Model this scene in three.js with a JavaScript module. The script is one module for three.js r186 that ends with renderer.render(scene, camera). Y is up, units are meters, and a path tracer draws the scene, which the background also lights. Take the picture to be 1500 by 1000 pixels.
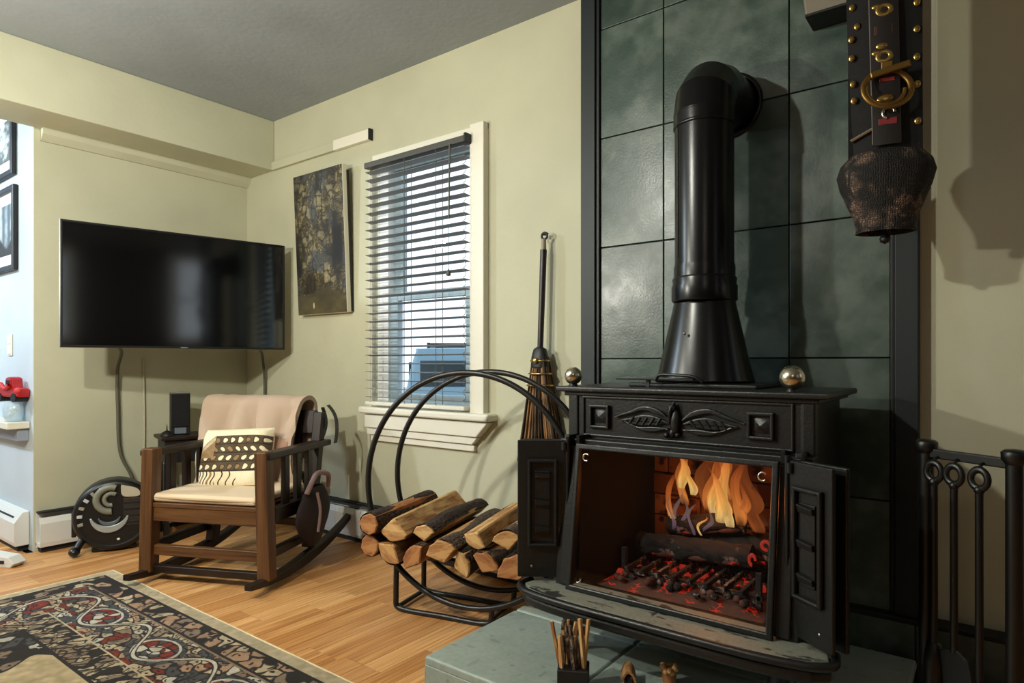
import * as THREE from 'three';
import { RoundedBoxGeometry } from 'three/addons/geometries/RoundedBoxGeometry.js';
import { mergeGeometries } from 'three/addons/utils/BufferGeometryUtils.js';
import { RectAreaLightUniformsLib } from 'three/addons/lights/RectAreaLightUniformsLib.js';

// ---------- camera, sky, lights, exposure ----------
RectAreaLightUniformsLib.init();
const scene = new THREE.Scene();
const renderer = new THREE.WebGLRenderer({ antialias: true });
renderer.toneMapping = THREE.LinearToneMapping;
renderer.toneMappingExposure = 1.0;
renderer.shadowMap.enabled = true;
const camera = new THREE.PerspectiveCamera(56.15, 1.5, 0.05, 100);
camera.position.set(0, 0.98, 0);
camera.lookAt(-0.606, 0.98, -0.7955);
camera.setViewOffset(1500, 1000, 0, -30, 1500, 1000);   // shift lens: verticals stay vertical
scene.background = new THREE.Color().setRGB(1.3, 1.44, 1.56);   // bright overcast sky
const KEY = { pos: [-1.87, 2.22, 0.08], power: 8.8, color: 0xfcfcf0 };
const FILL = { pos: [0.75, 2.24, 1.55], power: 0.8, color: 0xfff6e8 };  // unseen lamp added behind the camera as general fill
const LOW = { pos: [-2.5, 1.58, 0.05], power: 8.8, color: 0xfdfaec };
const HALL = { pos: [-4.95, 2.3, 0.35], power: 15, color: 0xdcefff };  // cool lamp added in place of the side room's daylight
const FIRE = { power: 0.12, color: 0xff8a3a };

// ---------- helpers ----------
let seed = 7;
const rnd = () => { seed = (seed + 0x6d2b79f5) | 0; let t = Math.imul(seed ^ (seed >>> 15), 1 | seed); t = (t + Math.imul(t ^ (t >>> 7), 61 | t)) ^ t; return ((t ^ (t >>> 14)) >>> 0) / 4294967296; };
const rr = (a, b) => a + (b - a) * rnd();
const V = (x, y, z) => new THREE.Vector3(x, y, z);
const lerp = (a, b, t) => a + (b - a) * t;
const clamp = (x, a = 0, b = 1) => Math.min(b, Math.max(a, x));
const smooth = (a, b, x) => { const t = clamp((x - a) / (b - a)); return t * t * (3 - 2 * t); };
const hash = (x, y) => { let n = Math.imul(x | 0, 374761393) ^ Math.imul(y | 0, 668265263); n = Math.imul(n ^ (n >>> 13), 1274126177); return ((n ^ (n >>> 16)) >>> 0) / 4294967296; };
function vnoise(x, y, p = 1e9) {           // value noise, period p
  const xi = Math.floor(x), yi = Math.floor(y), fx = x - xi, fy = y - yi, u = fx * fx * (3 - 2 * fx), v = fy * fy * (3 - 2 * fy);
  const m = (a) => ((a % p) + p) % p, h = (a, b) => hash(m(a), m(b));
  return lerp(lerp(h(xi, yi), h(xi + 1, yi), u), lerp(h(xi, yi + 1), h(xi + 1, yi + 1), u), v);
}
function fbm(x, y, oct = 4, p = 1e9) { let s = 0, a = 0.5, n = 0; for (let i = 0; i < oct; i++) { s += a * vnoise(x + i * 17, y + i * 31, p); n += a; x *= 2; y *= 2; p *= 2; a *= 0.5; } return s / n; }
function cells(x, y) {                      // nearest and second-nearest cell distance, id
  const xi = Math.floor(x), yi = Math.floor(y); let d1 = 9, d2 = 9, id = 0;
  for (let j = -1; j < 2; j++) for (let i = -1; i < 2; i++) {
    const cx = xi + i + 0.15 + 0.7 * hash(xi + i, yi + j), cy = yi + j + 0.15 + 0.7 * hash(xi + i + 57, yi + j + 91), d = Math.hypot(cx - x, cy - y);
    if (d < d1) { d2 = d1; d1 = d; id = hash(xi + i + 11, yi + j + 5); } else if (d < d2) d2 = d;
  }
  return [d1, d2, id];
}
function tex(w, h, fn, srgb = true, repeat) {   // fn(u, v) -> [r,g,b] 0..255
  const d = new Uint8Array(w * h * 4);
  for (let j = 0; j < h; j++) for (let i = 0; i < w; i++) { const c = fn((i + 0.5) / w, (j + 0.5) / h), k = (j * w + i) * 4; d[k] = clamp(c[0], 0, 255); d[k + 1] = clamp(c[1], 0, 255); d[k + 2] = clamp(c[2], 0, 255); d[k + 3] = 255; }
  const t = new THREE.DataTexture(d, w, h, THREE.RGBAFormat);
  t.magFilter = THREE.LinearFilter; t.minFilter = THREE.LinearMipmapLinearFilter; t.generateMipmaps = true;
  t.wrapS = t.wrapT = THREE.RepeatWrapping; if (srgb) t.colorSpace = THREE.SRGBColorSpace; if (repeat) t.repeat.set(...repeat); t.needsUpdate = true; return t;
}
const grey = (w, h, fn, repeat) => tex(w, h, (u, v) => { const g = 255 * fn(u, v); return [g, g, g]; }, false, repeat);
const mix3 = (a, b, t) => [lerp(a[0], b[0], t), lerp(a[1], b[1], t), lerp(a[2], b[2], t)];
const mat = (color, roughness = 0.6, o = {}) => new THREE.MeshStandardMaterial({ color, roughness, ...o });
function flat(g) {                        // non-indexed, position+normal+uv only
  let q = g.index ? g.toNonIndexed() : g;
  for (const k of Object.keys(q.attributes)) if (!['position', 'normal', 'uv'].includes(k)) q.deleteAttribute(k);
  if (!q.attributes.normal) q.computeVertexNormals();
  if (!q.attributes.uv) q.setAttribute('uv', new THREE.BufferAttribute(new Float32Array(q.attributes.position.count * 2), 2));
  return q;
}
function metreUV(g, grain) {              // uv in metres by dominant normal; grain: axis that u follows
  const P = g.attributes.position, n = P.count, uv = new Float32Array(n * 2), a = V(), b = V(), c = V();
  for (let i = 0; i < n; i += 3) {
    a.fromBufferAttribute(P, i); b.fromBufferAttribute(P, i + 1).sub(a); c.fromBufferAttribute(P, i + 2).sub(a); b.cross(c);
    const N = [Math.abs(b.x), Math.abs(b.y), Math.abs(b.z)], ax = N[0] >= N[1] && N[0] >= N[2] ? 0 : N[1] >= N[2] ? 1 : 2;
    let U = ax === 0 ? 2 : 0, W = ax === 1 ? 2 : 1;
    if (grain !== undefined && W === grain) [U, W] = [W, U];
    for (let k = 0; k < 3; k++) { const p = [P.getX(i + k), P.getY(i + k), P.getZ(i + k)]; uv[(i + k) * 2] = p[U]; uv[(i + k) * 2 + 1] = p[W]; }
  }
  g.setAttribute('uv', new THREE.BufferAttribute(uv, 2)); return g;
}
function join(gs, grain, keepUV) { gs = [gs].flat(3).map(flat); const g = gs.length > 1 ? mergeGeometries(gs) : gs[0]; return keepUV ? g : metreUV(g, grain); }
const names = {};
function numbered(name) { const k = names[name] = (names[name] ?? -1) + 1; return k ? name + '_' + String(k).padStart(3, '0') : name; }
function part(parent, name, gs, m, o = {}) {
  const me = new THREE.Mesh(join(gs, o.grain, o.keepUV), m); me.castShadow = me.receiveShadow = true;
  if (parent === scene) me.name = numbered(name);
  else { const same = parent.children.filter((c) => c.userData.stem === name).length; me.name = same ? name + '_' + String(same).padStart(3, '0') : name; me.userData.stem = name; }
  if (o.label) me.userData.label = o.label; if (o.kind) me.userData.kind = o.kind;
  if (o.at) me.position.set(...o.at); if (o.rot) me.rotation.set(...o.rot);
  parent.add(me); return me;
}
function inst(parent, name, geo, m, o = {}) {    // shares geometry as it is
  const me = new THREE.Mesh(geo, m); me.castShadow = me.receiveShadow = true;
  const k = parent.userData.counts ??= {}; const c = k[name] = (k[name] ?? -1) + 1; me.name = c ? name + '_' + String(c).padStart(3, '0') : name;
  if (o.at) me.position.set(...o.at); if (o.rot) me.rotation.set(...o.rot); if (o.scale) me.scale.set(...o.scale); if (o.kind) me.userData.kind = o.kind; parent.add(me); return me;
}
function thing(name, label, category, at = [0, 0, 0], ry = 0, group) {
  const g = new THREE.Group(); g.name = numbered(name); g.position.set(...at); g.rotation.y = ry; g.userData = { label, category }; if (group) g.userData.group = group; scene.add(g); return g;
}
function one(name, label, category, gs, m, o = {}) { const me = part(scene, name, gs, m, o); Object.assign(me.userData, { label, category }); if (o.group) me.userData.group = o.group; return me; }
function struct(name, gs, m, o = {}) { const me = part(scene, name, gs, m, o); me.userData.kind = 'structure'; return me; }
// geometry makers
const T = (g, x = 0, y = 0, z = 0, rx = 0, ry = 0, rz = 0) => { if (Array.isArray(g)) return g.map((q) => T(q, x, y, z, rx, ry, rz)); g.applyMatrix4(new THREE.Matrix4().makeRotationFromEuler(new THREE.Euler(rx, ry, rz)).setPosition(x, y, z)); return g; };
const box = (x0, x1, y0, y1, z0, z1, r = 0) => {
  const w = x1 - x0, h = y1 - y0, d = z1 - z0, g = r ? new RoundedBoxGeometry(w, h, d, 2, Math.min(r, w / 2.01, h / 2.01, d / 2.01)) : new THREE.BoxGeometry(w, h, d);
  return g.translate((x0 + x1) / 2, (y0 + y1) / 2, (z0 + z1) / 2);
};
const cyl = (r0, r1, h, n = 24) => new THREE.CylinderGeometry(r1, r0, h, n);     // r0 bottom
function rod(a, b, r, r2 = r, n = 10) {
  const A = V(...a), B = V(...b), d = B.clone().sub(A), g = new THREE.CylinderGeometry(r2, r, d.length(), n);
  g.applyQuaternion(new THREE.Quaternion().setFromUnitVectors(V(0, 1, 0), d.normalize())); return g.translate((a[0] + b[0]) / 2, (a[1] + b[1]) / 2, (a[2] + b[2]) / 2);
}
const curve = (pts, closed = false) => new THREE.CatmullRomCurve3(pts.map((p) => V(...p)), closed, 'centripetal');
const tube = (pts, r, n = 40, k = 8, closed = false) => new THREE.TubeGeometry(curve(pts, closed), n, r, k, closed);
const ball = (r, x = 0, y = 0, z = 0, sx = 1, sy = 1, sz = 1, n = 24) => new THREE.SphereGeometry(r, n, Math.round(n * 0.7)).scale(sx, sy, sz).translate(x, y, z);
const lathe = (pts, n = 48) => new THREE.LatheGeometry(pts.map(([r, y]) => new THREE.Vector2(r, y)), n);
const torus = (R, r, arc = Math.PI * 2, k = 10, n = 40) => new THREE.TorusGeometry(R, r, k, n, arc);
function shape(pts, holes = []) { const s = new THREE.Shape(pts.map((p) => new THREE.Vector2(...p))); for (const h of holes) s.holes.push(new THREE.Path(h.map((p) => new THREE.Vector2(...p)))); return s; }
function slab(s, depth, bevel = 0, n = 2) { const b = bevel > 0; return new THREE.ExtrudeGeometry(s, { depth: depth - 2 * bevel, bevelEnabled: b, bevelSize: bevel, bevelThickness: bevel, bevelOffset: -bevel, bevelSegments: n, curveSegments: 20 }).translate(0, 0, bevel); }
const ringRect = (w, h, t) => shape([[-w / 2, -h / 2], [w / 2, -h / 2], [w / 2, h / 2], [-w / 2, h / 2]], [[[-w / 2 + t, -h / 2 + t], [-w / 2 + t, h / 2 - t], [w / 2 - t, h / 2 - t], [w / 2 - t, -h / 2 + t]]]);
function splineShape(pts) { const s = new THREE.Shape(); const c = new THREE.SplineCurve(pts.map((p) => new THREE.Vector2(...p))); s.setFromPoints(c.getPoints(pts.length * 8)); return s; }
function grid(nu, nv, fn, closeU = false) {     // surface from fn(u,v) -> [x,y,z]
  const p = [], uv = [], ix = [];
  for (let j = 0; j <= nv; j++) for (let i = 0; i <= nu; i++) { p.push(...fn(i / nu, j / nv)); uv.push(i / nu, j / nv); }
  for (let j = 0; j < nv; j++) for (let i = 0; i < nu; i++) { const a = j * (nu + 1) + i, b = a + 1, c = a + nu + 1, d = c + 1; ix.push(a, b, d, a, d, c); }
  const g = new THREE.BufferGeometry(); g.setAttribute('position', new THREE.Float32BufferAttribute(p, 3)); g.setAttribute('uv', new THREE.Float32BufferAttribute(uv, 2)); g.setIndex(ix); g.computeVertexNormals(); return g;
}
function sheet(nu, nv, thick, fn) {       // closed cloth: front, back and edges
  const f = grid(nu, nv, fn), N = f.attributes.normal, P = f.attributes.position, b = f.clone(), Q = b.attributes.position;
  for (let i = 0; i < P.count; i++) Q.setXYZ(i, P.getX(i) - N.getX(i) * thick, P.getY(i) - N.getY(i) * thick, P.getZ(i) - N.getZ(i) * thick);
  const id = []; for (let i = 0; i < b.index.count; i += 3) id.push(b.index.getX(i), b.index.getX(i + 2), b.index.getX(i + 1)); b.setIndex(id); b.computeVertexNormals();
  const loop = []; for (let i = 0; i <= nu; i++) loop.push(i); for (let j = 1; j <= nv; j++) loop.push(j * (nu + 1) + nu); for (let i = nu - 1; i >= 0; i--) loop.push(nv * (nu + 1) + i); for (let j = nv - 1; j > 0; j--) loop.push(j * (nu + 1));
  const p = []; loop.forEach((a, k) => { const c = loop[(k + 1) % loop.length], w = (B, i) => p.push(B.getX(i), B.getY(i), B.getZ(i)); w(P, a); w(Q, a); w(P, c); w(P, c); w(Q, a); w(Q, c); });
  const e = new THREE.BufferGeometry(); e.setAttribute('position', new THREE.Float32BufferAttribute(p, 3)); e.computeVertexNormals();
  return [f, b, e];
}
// a smooth pillow: superellipse outline, w x h, thickness t
const pillowGeo = (w, h, t, k = 4) => { const side = (s) => grid(28, 28, (u, v) => { const a = (u * 2 - 1) * s, b = v * 2 - 1, e = (1 - Math.abs(a) ** k) * (1 - Math.abs(b) ** k), pin = 1 - 0.07 * Math.abs(a) ** 3 * (1 - b * b), pin2 = 1 - 0.07 * Math.abs(b) ** 3 * (1 - a * a); return [a * w / 2 * pin2, b * h / 2 * pin, s * t / 2 * Math.sqrt(Math.max(0, e)) * (0.92 + 0.12 * vnoise(a * 3 + 9, b * 3 + s))]; }); return [side(1), side(-1)]; };

// ---------- materials ----------
const paintBump = grey(256, 256, (u, v) => fbm(u * 32, v * 32, 3, 32), [1.5, 1.5]);
const paintMap = tex(256, 256, (u, v) => { const g = 236 + 16 * (fbm(u * 4, v * 4, 4, 4) - 0.5) * 2; return [g, g, g]; }, true, [0.6, 0.6]);
const M = {};
M.wall = mat(0xcfcdb0, 0.75, { map: paintMap, bumpMap: paintBump, bumpScale: 0.0006 });
M.ceiling = mat(0xa2a9ae, 0.9, { map: paintMap, bumpMap: paintBump, bumpScale: 0.001 });
M.blueLitWall = mat(0xd0dde6, 0.7, { map: paintMap, bumpMap: paintBump, bumpScale: 0.0006 });  // bluish daylight tint put into this wall colour
M.white = mat(0xe4e0d0, 0.45, { bumpMap: paintBump, bumpScale: 0.0002 });
M.heater = mat(0xd8d8d2, 0.4);
M.slot = mat(0x15151a, 0.7);
M.panelling = mat(0x3b2a1d, 0.6);
M.slat = mat(0x7d8286, 0.5);  // white slats, their backlit shade put into the grey
M.dark = mat(0x0c0c0d, 0.5);
M.cord = mat(0xb9b49a, 0.7);
M.cordDark = mat(0x5b5a4c, 0.6);
const woodGrain = (base, dark, s = 1) => tex(512, 256, (u, v) => {
  const w = fbm(u * 3, v * 16, 4, 16), f = vnoise(u * 10, v * 128, 128), r = 0.5 + 0.5 * Math.sin((v * 16 + 2.6 * fbm(u * 2, v * 4, 3, 4)) * Math.PI * 2);
  return mix3(base, dark, clamp((0.5 * (w - 0.3) + 0.28 * f * f + 0.24 * r * w) * 1.25 * s));
}, true, [0.8, 3]);
M.floorMap = woodGrain([238, 198, 146], [150, 98, 54], 1.05);
M.planks = [0xf2e0c8, 0xe8d2b4, 0xe2c8a6, 0xfaecd6, 0xdcc09a].map((c) => mat(c, 0.38, { map: M.floorMap, bumpMap: grey(128, 128, (u, v) => vnoise(u * 6, v * 64, 64), [0.8, 4]), bumpScale: 0.0004 }));
M.subfloor = mat(0x2a1b10, 0.9);
M.chairMap = woodGrain([214, 178, 140], [92, 60, 40], 1.1);
M.chair = mat(0x7a6244, 0.42, { map: M.chairMap });
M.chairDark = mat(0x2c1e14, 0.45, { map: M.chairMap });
const ironBump = grey(256, 256, (u, v) => fbm(u * 40, v * 40, 4, 40), [4, 4]);
M.iron = new THREE.MeshPhysicalMaterial({ color: 0x111212, roughness: 0.42, specularIntensity: 0.9, bumpMap: ironBump, bumpScale: 0.0005 });
M.ironLight = M.iron;
M.soot = mat(0x030303, 0.95);
M.pipe = mat(0x0b0b0c, 0.27, { metalness: 0.3 });
M.black = mat(0x0a0a0b, 0.4);
M.chrome = mat(0xd8d4c8, 0.22, { metalness: 1 });
M.brass = mat(0xb89a5a, 0.3, { metalness: 1 });
M.brassDull = mat(0x8a6a36, 0.45, { metalness: 0.9 });
M.silver = mat(0xcfc8b4, 0.24, { metalness: 1 });
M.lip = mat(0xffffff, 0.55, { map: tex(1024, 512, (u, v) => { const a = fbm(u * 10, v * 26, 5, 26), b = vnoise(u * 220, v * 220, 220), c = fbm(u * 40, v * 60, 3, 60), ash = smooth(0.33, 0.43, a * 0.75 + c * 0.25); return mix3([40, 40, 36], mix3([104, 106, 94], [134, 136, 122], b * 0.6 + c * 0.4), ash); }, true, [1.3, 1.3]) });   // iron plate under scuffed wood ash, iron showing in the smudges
M.slate = [0, 1, 2].map((k) => mat([0x7d8580, 0x737c77, 0x838c87][k], 0.42, {
  map: tex(512, 512, (u, v) => { const a = fbm(u * 5 + k * 9, v * 5, 5, 5), b = fbm(u * 22, v * 22 + k * 7, 3, 22), s = smooth(0.25, 0.8, a + (b - 0.5) * 0.3); return mix3([116, 138, 128], [206, 213, 206], s * 0.85 + 0.1 * b); }, true, [1.1, 1.1]),
  bumpMap: ironBump, bumpScale: 0.0003, roughnessMap: grey(128, 128, (u, v) => 0.6 + 0.4 * fbm(u * 8, v * 8, 3, 8), [2, 2]) }));
M.hearthSlate = [0xd2d6d2, 0xcad0cc, 0xd6dad6].map((c, k) => mat(c, 0.4, { map: tex(512, 512, (u, v) => { const a = fbm(u * 6 + k * 5, v * 6, 5, 6), b = vnoise(u * 90, v * 90, 90), c2 = vnoise(u * 40 + 7, v * 40, 40); return mix3([150, 164, 156], [216, 222, 216], clamp(0.25 + 0.6 * a + 0.22 * (b - 0.5)) - (c2 > 0.86 ? 0.35 : 0)); }, true, [1, 1]), bumpMap: ironBump, bumpScale: 0.0003 }));
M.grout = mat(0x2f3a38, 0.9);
M.trimTeal = mat(0x131e20, 0.55, { map: paintMap });
M.brick = [0x9a6a44, 0x80573a, 0xa87c54].map((c) => mat(c, 0.9, { map: tex(128, 128, (u, v) => { const a = fbm(u * 6, v * 6, 4, 6); return mix3([240, 230, 215], [70, 55, 45], smooth(0.45, 0.75, a)); }, true, [5, 5]) }));
M.glass = new THREE.MeshPhysicalMaterial({ color: 0xffffff, roughness: 0.02, transmission: 1, thickness: 0, ior: 1.3 });
M.barkMap = tex(256, 256, (u, v) => { const [a, b] = cells(u * 9, v * 26), n = fbm(u * 30, v * 30, 3); return mix3([176, 158, 138], [66, 50, 40], clamp(clamp(1 - (b - a) * 2.2) * 0.7 + n * 0.3)); }, true, [3, 3]);
M.barks = [0x94867a, 0x6a584c, 0xaaa298].map((c) => mat(c, 0.95, { map: M.barkMap, bumpMap: grey(128, 128, (u, v) => { const [a, b] = cells(u * 9, v * 20); return clamp((b - a) * 2); }, [4, 4]), bumpScale: 0.004 }));
M.splitMap = tex(256, 256, (u, v) => { const a = fbm(u * 4, v * 40, 4, 40), b = fbm(u * 6, v * 6, 3, 6); return mix3([240, 214, 172], [158, 108, 70], smooth(0.3, 0.75, a * 0.7 + b * 0.3)); }, true, [3, 3]);
M.splits = [0xccb08a, 0xb8906a, 0xdcc8a6].map((c) => mat(c, 0.8, { map: M.splitMap }));
M.char = mat(0xffffff, 0.9, { map: tex(256, 256, (u, v) => { const [a, b, id] = cells(u * 12, v * 12), n = fbm(u * 5, v * 5, 4); return mix3([14, 12, 11], [128, 108, 100], smooth(0.5, 0.66, n) * (id > 0.45 ? 1 : 0.1) * smooth(0.03, 0.2, b - a)); }, true, [5, 5]), bumpMap: ironBump, bumpScale: 0.0012 });

// ---------- lights: fittings ----------
function ceilingLamp(label, cfg, y, bulbR, soft, dishR) {
  const [x, , z] = cfg.pos, t = thing('ceiling_light', label, 'ceiling light', [x, cfg.pos[1], z]);
  part(t, 'bulb', ball(bulbR, 0, 0, 0), mat(0xffffff, 0.5, { emissive: cfg.color, emissiveIntensity: 2.5 }));
  part(t, 'shade', lathe([[0.03, 0.16], [dishR * 0.6, 0.13], [dishR, 0.045], [dishR, 0.04], [dishR * 0.6, 0.124], [0.03, 0.154], [0.03, 0.16]]), M.white);
  part(t, 'stem', rod([0, bulbR * 0.9, 0], [0, y - cfg.pos[1], 0], 0.012), M.white);
  part(t, 'canopy', cyl(0.07, 0.06, 0.03).translate(0, y - cfg.pos[1] - 0.015, 0), M.white);
  const l = new THREE.PointLight(cfg.color, cfg.power, 0, 2); l.position.set(x, cfg.pos[1], z); l.castShadow = true; l.shadow.radius = soft; l.shadow.bias = -0.0005; scene.add(l);
}
ceilingLamp('white ceiling lamp with a bare bulb near the middle of the living room', KEY, 2.5, 0.035, 1.8, 0.2);
ceilingLamp('added unseen fill lamp with a bare bulb behind the viewpoint', FILL, 2.5, 0.08, 7, 0.2);
{
  const [x, y, z] = LOW.pos, t = thing('floor_lamp', 'slim black floor lamp with a bare globe bulb on the rug', 'floor lamp', [x, 0.013, z]);
  part(t, 'base', lathe([[0, 0], [0.13, 0], [0.13, 0.012], [0.02, 0.03], [0, 0.03]], 40), M.black); part(t, 'pole', rod([0, 0.02, 0], [0, y - 0.08, 0], 0.011), M.black);
  part(t, 'lamp_holder', cyl(0.02, 0.026, 0.05).translate(0, y - 0.07, 0), M.brass); part(t, 'globe_bulb', ball(0.045, 0, y - 0.013, 0), mat(0xffffff, 0.5, { emissive: LOW.color, emissiveIntensity: 2.2 }));
  const l = new THREE.PointLight(LOW.color, LOW.power, 0, 2); l.position.set(x, y, z); l.castShadow = true; l.shadow.radius = 2.2; scene.add(l);
}
ceilingLamp('added lamp in place of daylight in the side room beyond the opening', HALL, 2.5, 0.06, 4, 0.12);

// ---------- room shell ----------
const ZB = -2.307, XA = -3.962, CH = 2.5;
const floorM = struct('floor', [box(-6.5, 2.4, -0.12, -0.014, -2.45, 2.8)], M.subfloor);
struct('ceiling', box(-6.6, 2.5, CH, CH + 0.12, -2.5, 2.9), M.ceiling);
const WH = [-2.7, -1.99, 0.74, 2.05];                           // window hole x0 x1 y0 y1
const wallBack = struct('wall_back', slab(shape([[-4.08, 0], [2.42, 0], [2.42, CH], [-4.08, CH]], [[[WH[0], WH[2]], [WH[0], WH[3]], [WH[1], WH[3]], [WH[1], WH[2]]]]), 0.13).translate(0, 0, ZB - 0.13), M.wall);
struct('wall_left', box(-4.08, XA, 0, CH, ZB, -1.131), M.wall);
struct('wall_passage', box(-6.5, -3.974, 0, CH, -1.25, -1.13), M.blueLitWall);
struct('wall_partition', box(-4.08, XA, 0, CH, -0.1, 2.8), M.wall);
struct('wall_west', box(-6.62, -6.5, 0, CH, -1.25, 2.9), M.blueLitWall);
struct('wall_south', box(-6.62, 2.42, 0, CH, 2.8, 2.92), M.panelling);
const eastHoles = [[-2.26, -1.84, 1.3, 2.35], [-0.64, -0.36, 1.3, 2.35]];
struct('wall_east', slab(shape([[-2.92, 0], [2.44, 0], [2.44, CH], [-2.92, CH]], eastHoles.map(([a, b, c, d]) => [[-b, c], [-b, d], [-a, d], [-a, c]])), 0.12).rotateY(Math.PI / 2).translate(2.3, 0, 0), M.panelling);
struct('trim_1', box(XA, -3.646, 2.189, CH, ZB, 2.8, 0.006), M.wall);                 // boxed beam along the ceiling
struct('trim_2', slab(shape([[0, 0], [0.012, 0], [0.045, 0.03], [0.05, 0.062], [0, 0.062]]), 1.15, 0).rotateY(0).translate(XA, 2.127, ZB), M.wall);   // cove strip under the beam
// rail strip on the back wall, two lengths with a joint
const rail = struct('trim_3', box(-3.646, -3.022, 2.186, 2.238, ZB, ZB + 0.022, 0.004), M.wall);
part(rail, 'rail_strip', box(-3.018, -2.714, 2.183, 2.241, ZB, ZB + 0.028, 0.004), M.white);
part(rail, 'end_cap', box(-2.713, -2.704, 2.181, 2.243, ZB, ZB + 0.03, 0.003), M.dark);

// floor planks run along z
{
  const W = 0.083, zs = -2.3, geos = {}; const lens = [0.55, 0.75, 0.95, 1.2];
  for (const L of lens) geos[L] = [0, 1, 2].map((k) => { const g = metreUV(flat(box(-W / 2 + 0.0007, W / 2 - 0.0007, -0.014, 0, 0, L - 0.0014, 0)), 2), u = g.attributes.uv; for (let i = 0; i < u.count; i++) { u.setX(i, u.getX(i) * 0.9 + k * 0.37); u.setY(i, u.getY(i) + k * 0.21); } return g; });
  const far = [[], [], [], [], []];
  for (let i = 0; i < 75; i++) {
    const x = XA + W / 2 + i * W; if (x > 2.28) break;
    let z = -2.305, first = true;
    while (z < 2.78) {
      const L = first ? lens[(i * 7 + (i >> 1)) % 4] : lens[Math.floor(rnd() * 4)], k = Math.floor(rnd() * 3), m = Math.floor(rnd() * rnd() * 5);
      first = false;
      {
        if (x < -1.3 && z < -0.25) inst(floorM, 'floor_plank', geos[L][k], M.planks[m], { at: [x, 0, z] });
        else if (!(x > -1.3 && x < -0.25 && z + L < -1.4)) far[m].push(geos[L][k].clone().translate(x, 0, z));
      }
      z += L;
    }
  }
  for (let i = 1; i < 31; i++) for (let z = -1.1; z < 2.5; z += 1.2) if (XA - i * W > -6.45) far[i % 4].push(geos[1.2][i % 3].clone().translate(XA + W / 2 - i * W, 0, z));
  far.forEach((f, m) => { const me = new THREE.Mesh(mergeGeometries(f), M.planks[m]); me.receiveShadow = true; me.name = 'floor_boards_' + String(m).padStart(3, '0'); me.userData.kind = 'stuff'; floorM.add(me); });
}

// ---------- window in the back wall ----------
{
  const w = struct('window_1', [ // casing boards
    box(-1.978, -1.893, 0.72, 2.094, ZB, ZB + 0.04, 0.004), box(-2.722, -2.702, 0.72, 2.05, ZB, ZB + 0.016, 0.004), box(-2.7, -1.893, 2.06, 2.094, ZB, ZB + 0.012, 0.004)], M.white);
  part(w, 'window_jamb', [box(-2.7, -2.606, 0.74, 2.05, ZB - 0.13, ZB - 0.02), box(-2.004, -1.99, 0.74, 2.05, ZB - 0.13, ZB), box(-2.7, -1.99, 2.036, 2.05, ZB - 0.13, ZB), box(-2.7, -1.99, 0.74, 0.754, ZB - 0.13, ZB)], mat(0xf2f4f4, 0.5));
  part(w, 'window_sill', box(-2.745, -1.84, 0.706, 0.742, ZB - 0.01, ZB + 0.075, 0.012), M.white);
  part(w, 'apron_board', slab(shape([[-2.72, 0.63], [-1.93, 0.63], [-1.862, 0.7], [-2.72, 0.7]]), 0.05, 0.005).translate(0, 0, ZB), M.white);
  part(w, 'apron_board', slab(shape([[-2.715, 0.592], [-1.968, 0.592], [-1.935, 0.626], [-2.715, 0.626]]), 0.036, 0.004).translate(0, 0, ZB), M.white);
  part(w, 'apron_board', box(-2.7, -1.965, 0.558, 0.588, ZB, ZB + 0.022, 0.004), M.white);
  const sash = (y0, y1, z, n) => {
    const s = part(w, 'window_sash', [box(-2.606, -2.545, y0, y1, z - 0.017, z + 0.017, 0.004), box(-2.065, -2.004, y0, y1, z - 0.017, z + 0.017, 0.004), box(-2.545, -2.065, y0, y0 + (n ? 0.06 : 0.045), z - 0.017, z + 0.017, 0.004), box(-2.545, -2.065, y1 - 0.04, y1, z - 0.017, z + 0.017, 0.004)], mat(0x9fb4bf, 0.5));
    part(s, 'pane', box(-2.545, -2.065, y0 + 0.04, y1 - 0.03, z - 0.002, z + 0.002), M.glass);
  };
  sash(1.31, 2.036, ZB - 0.085, 0); sash(0.754, 1.345, ZB - 0.048, 1);
}
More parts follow.
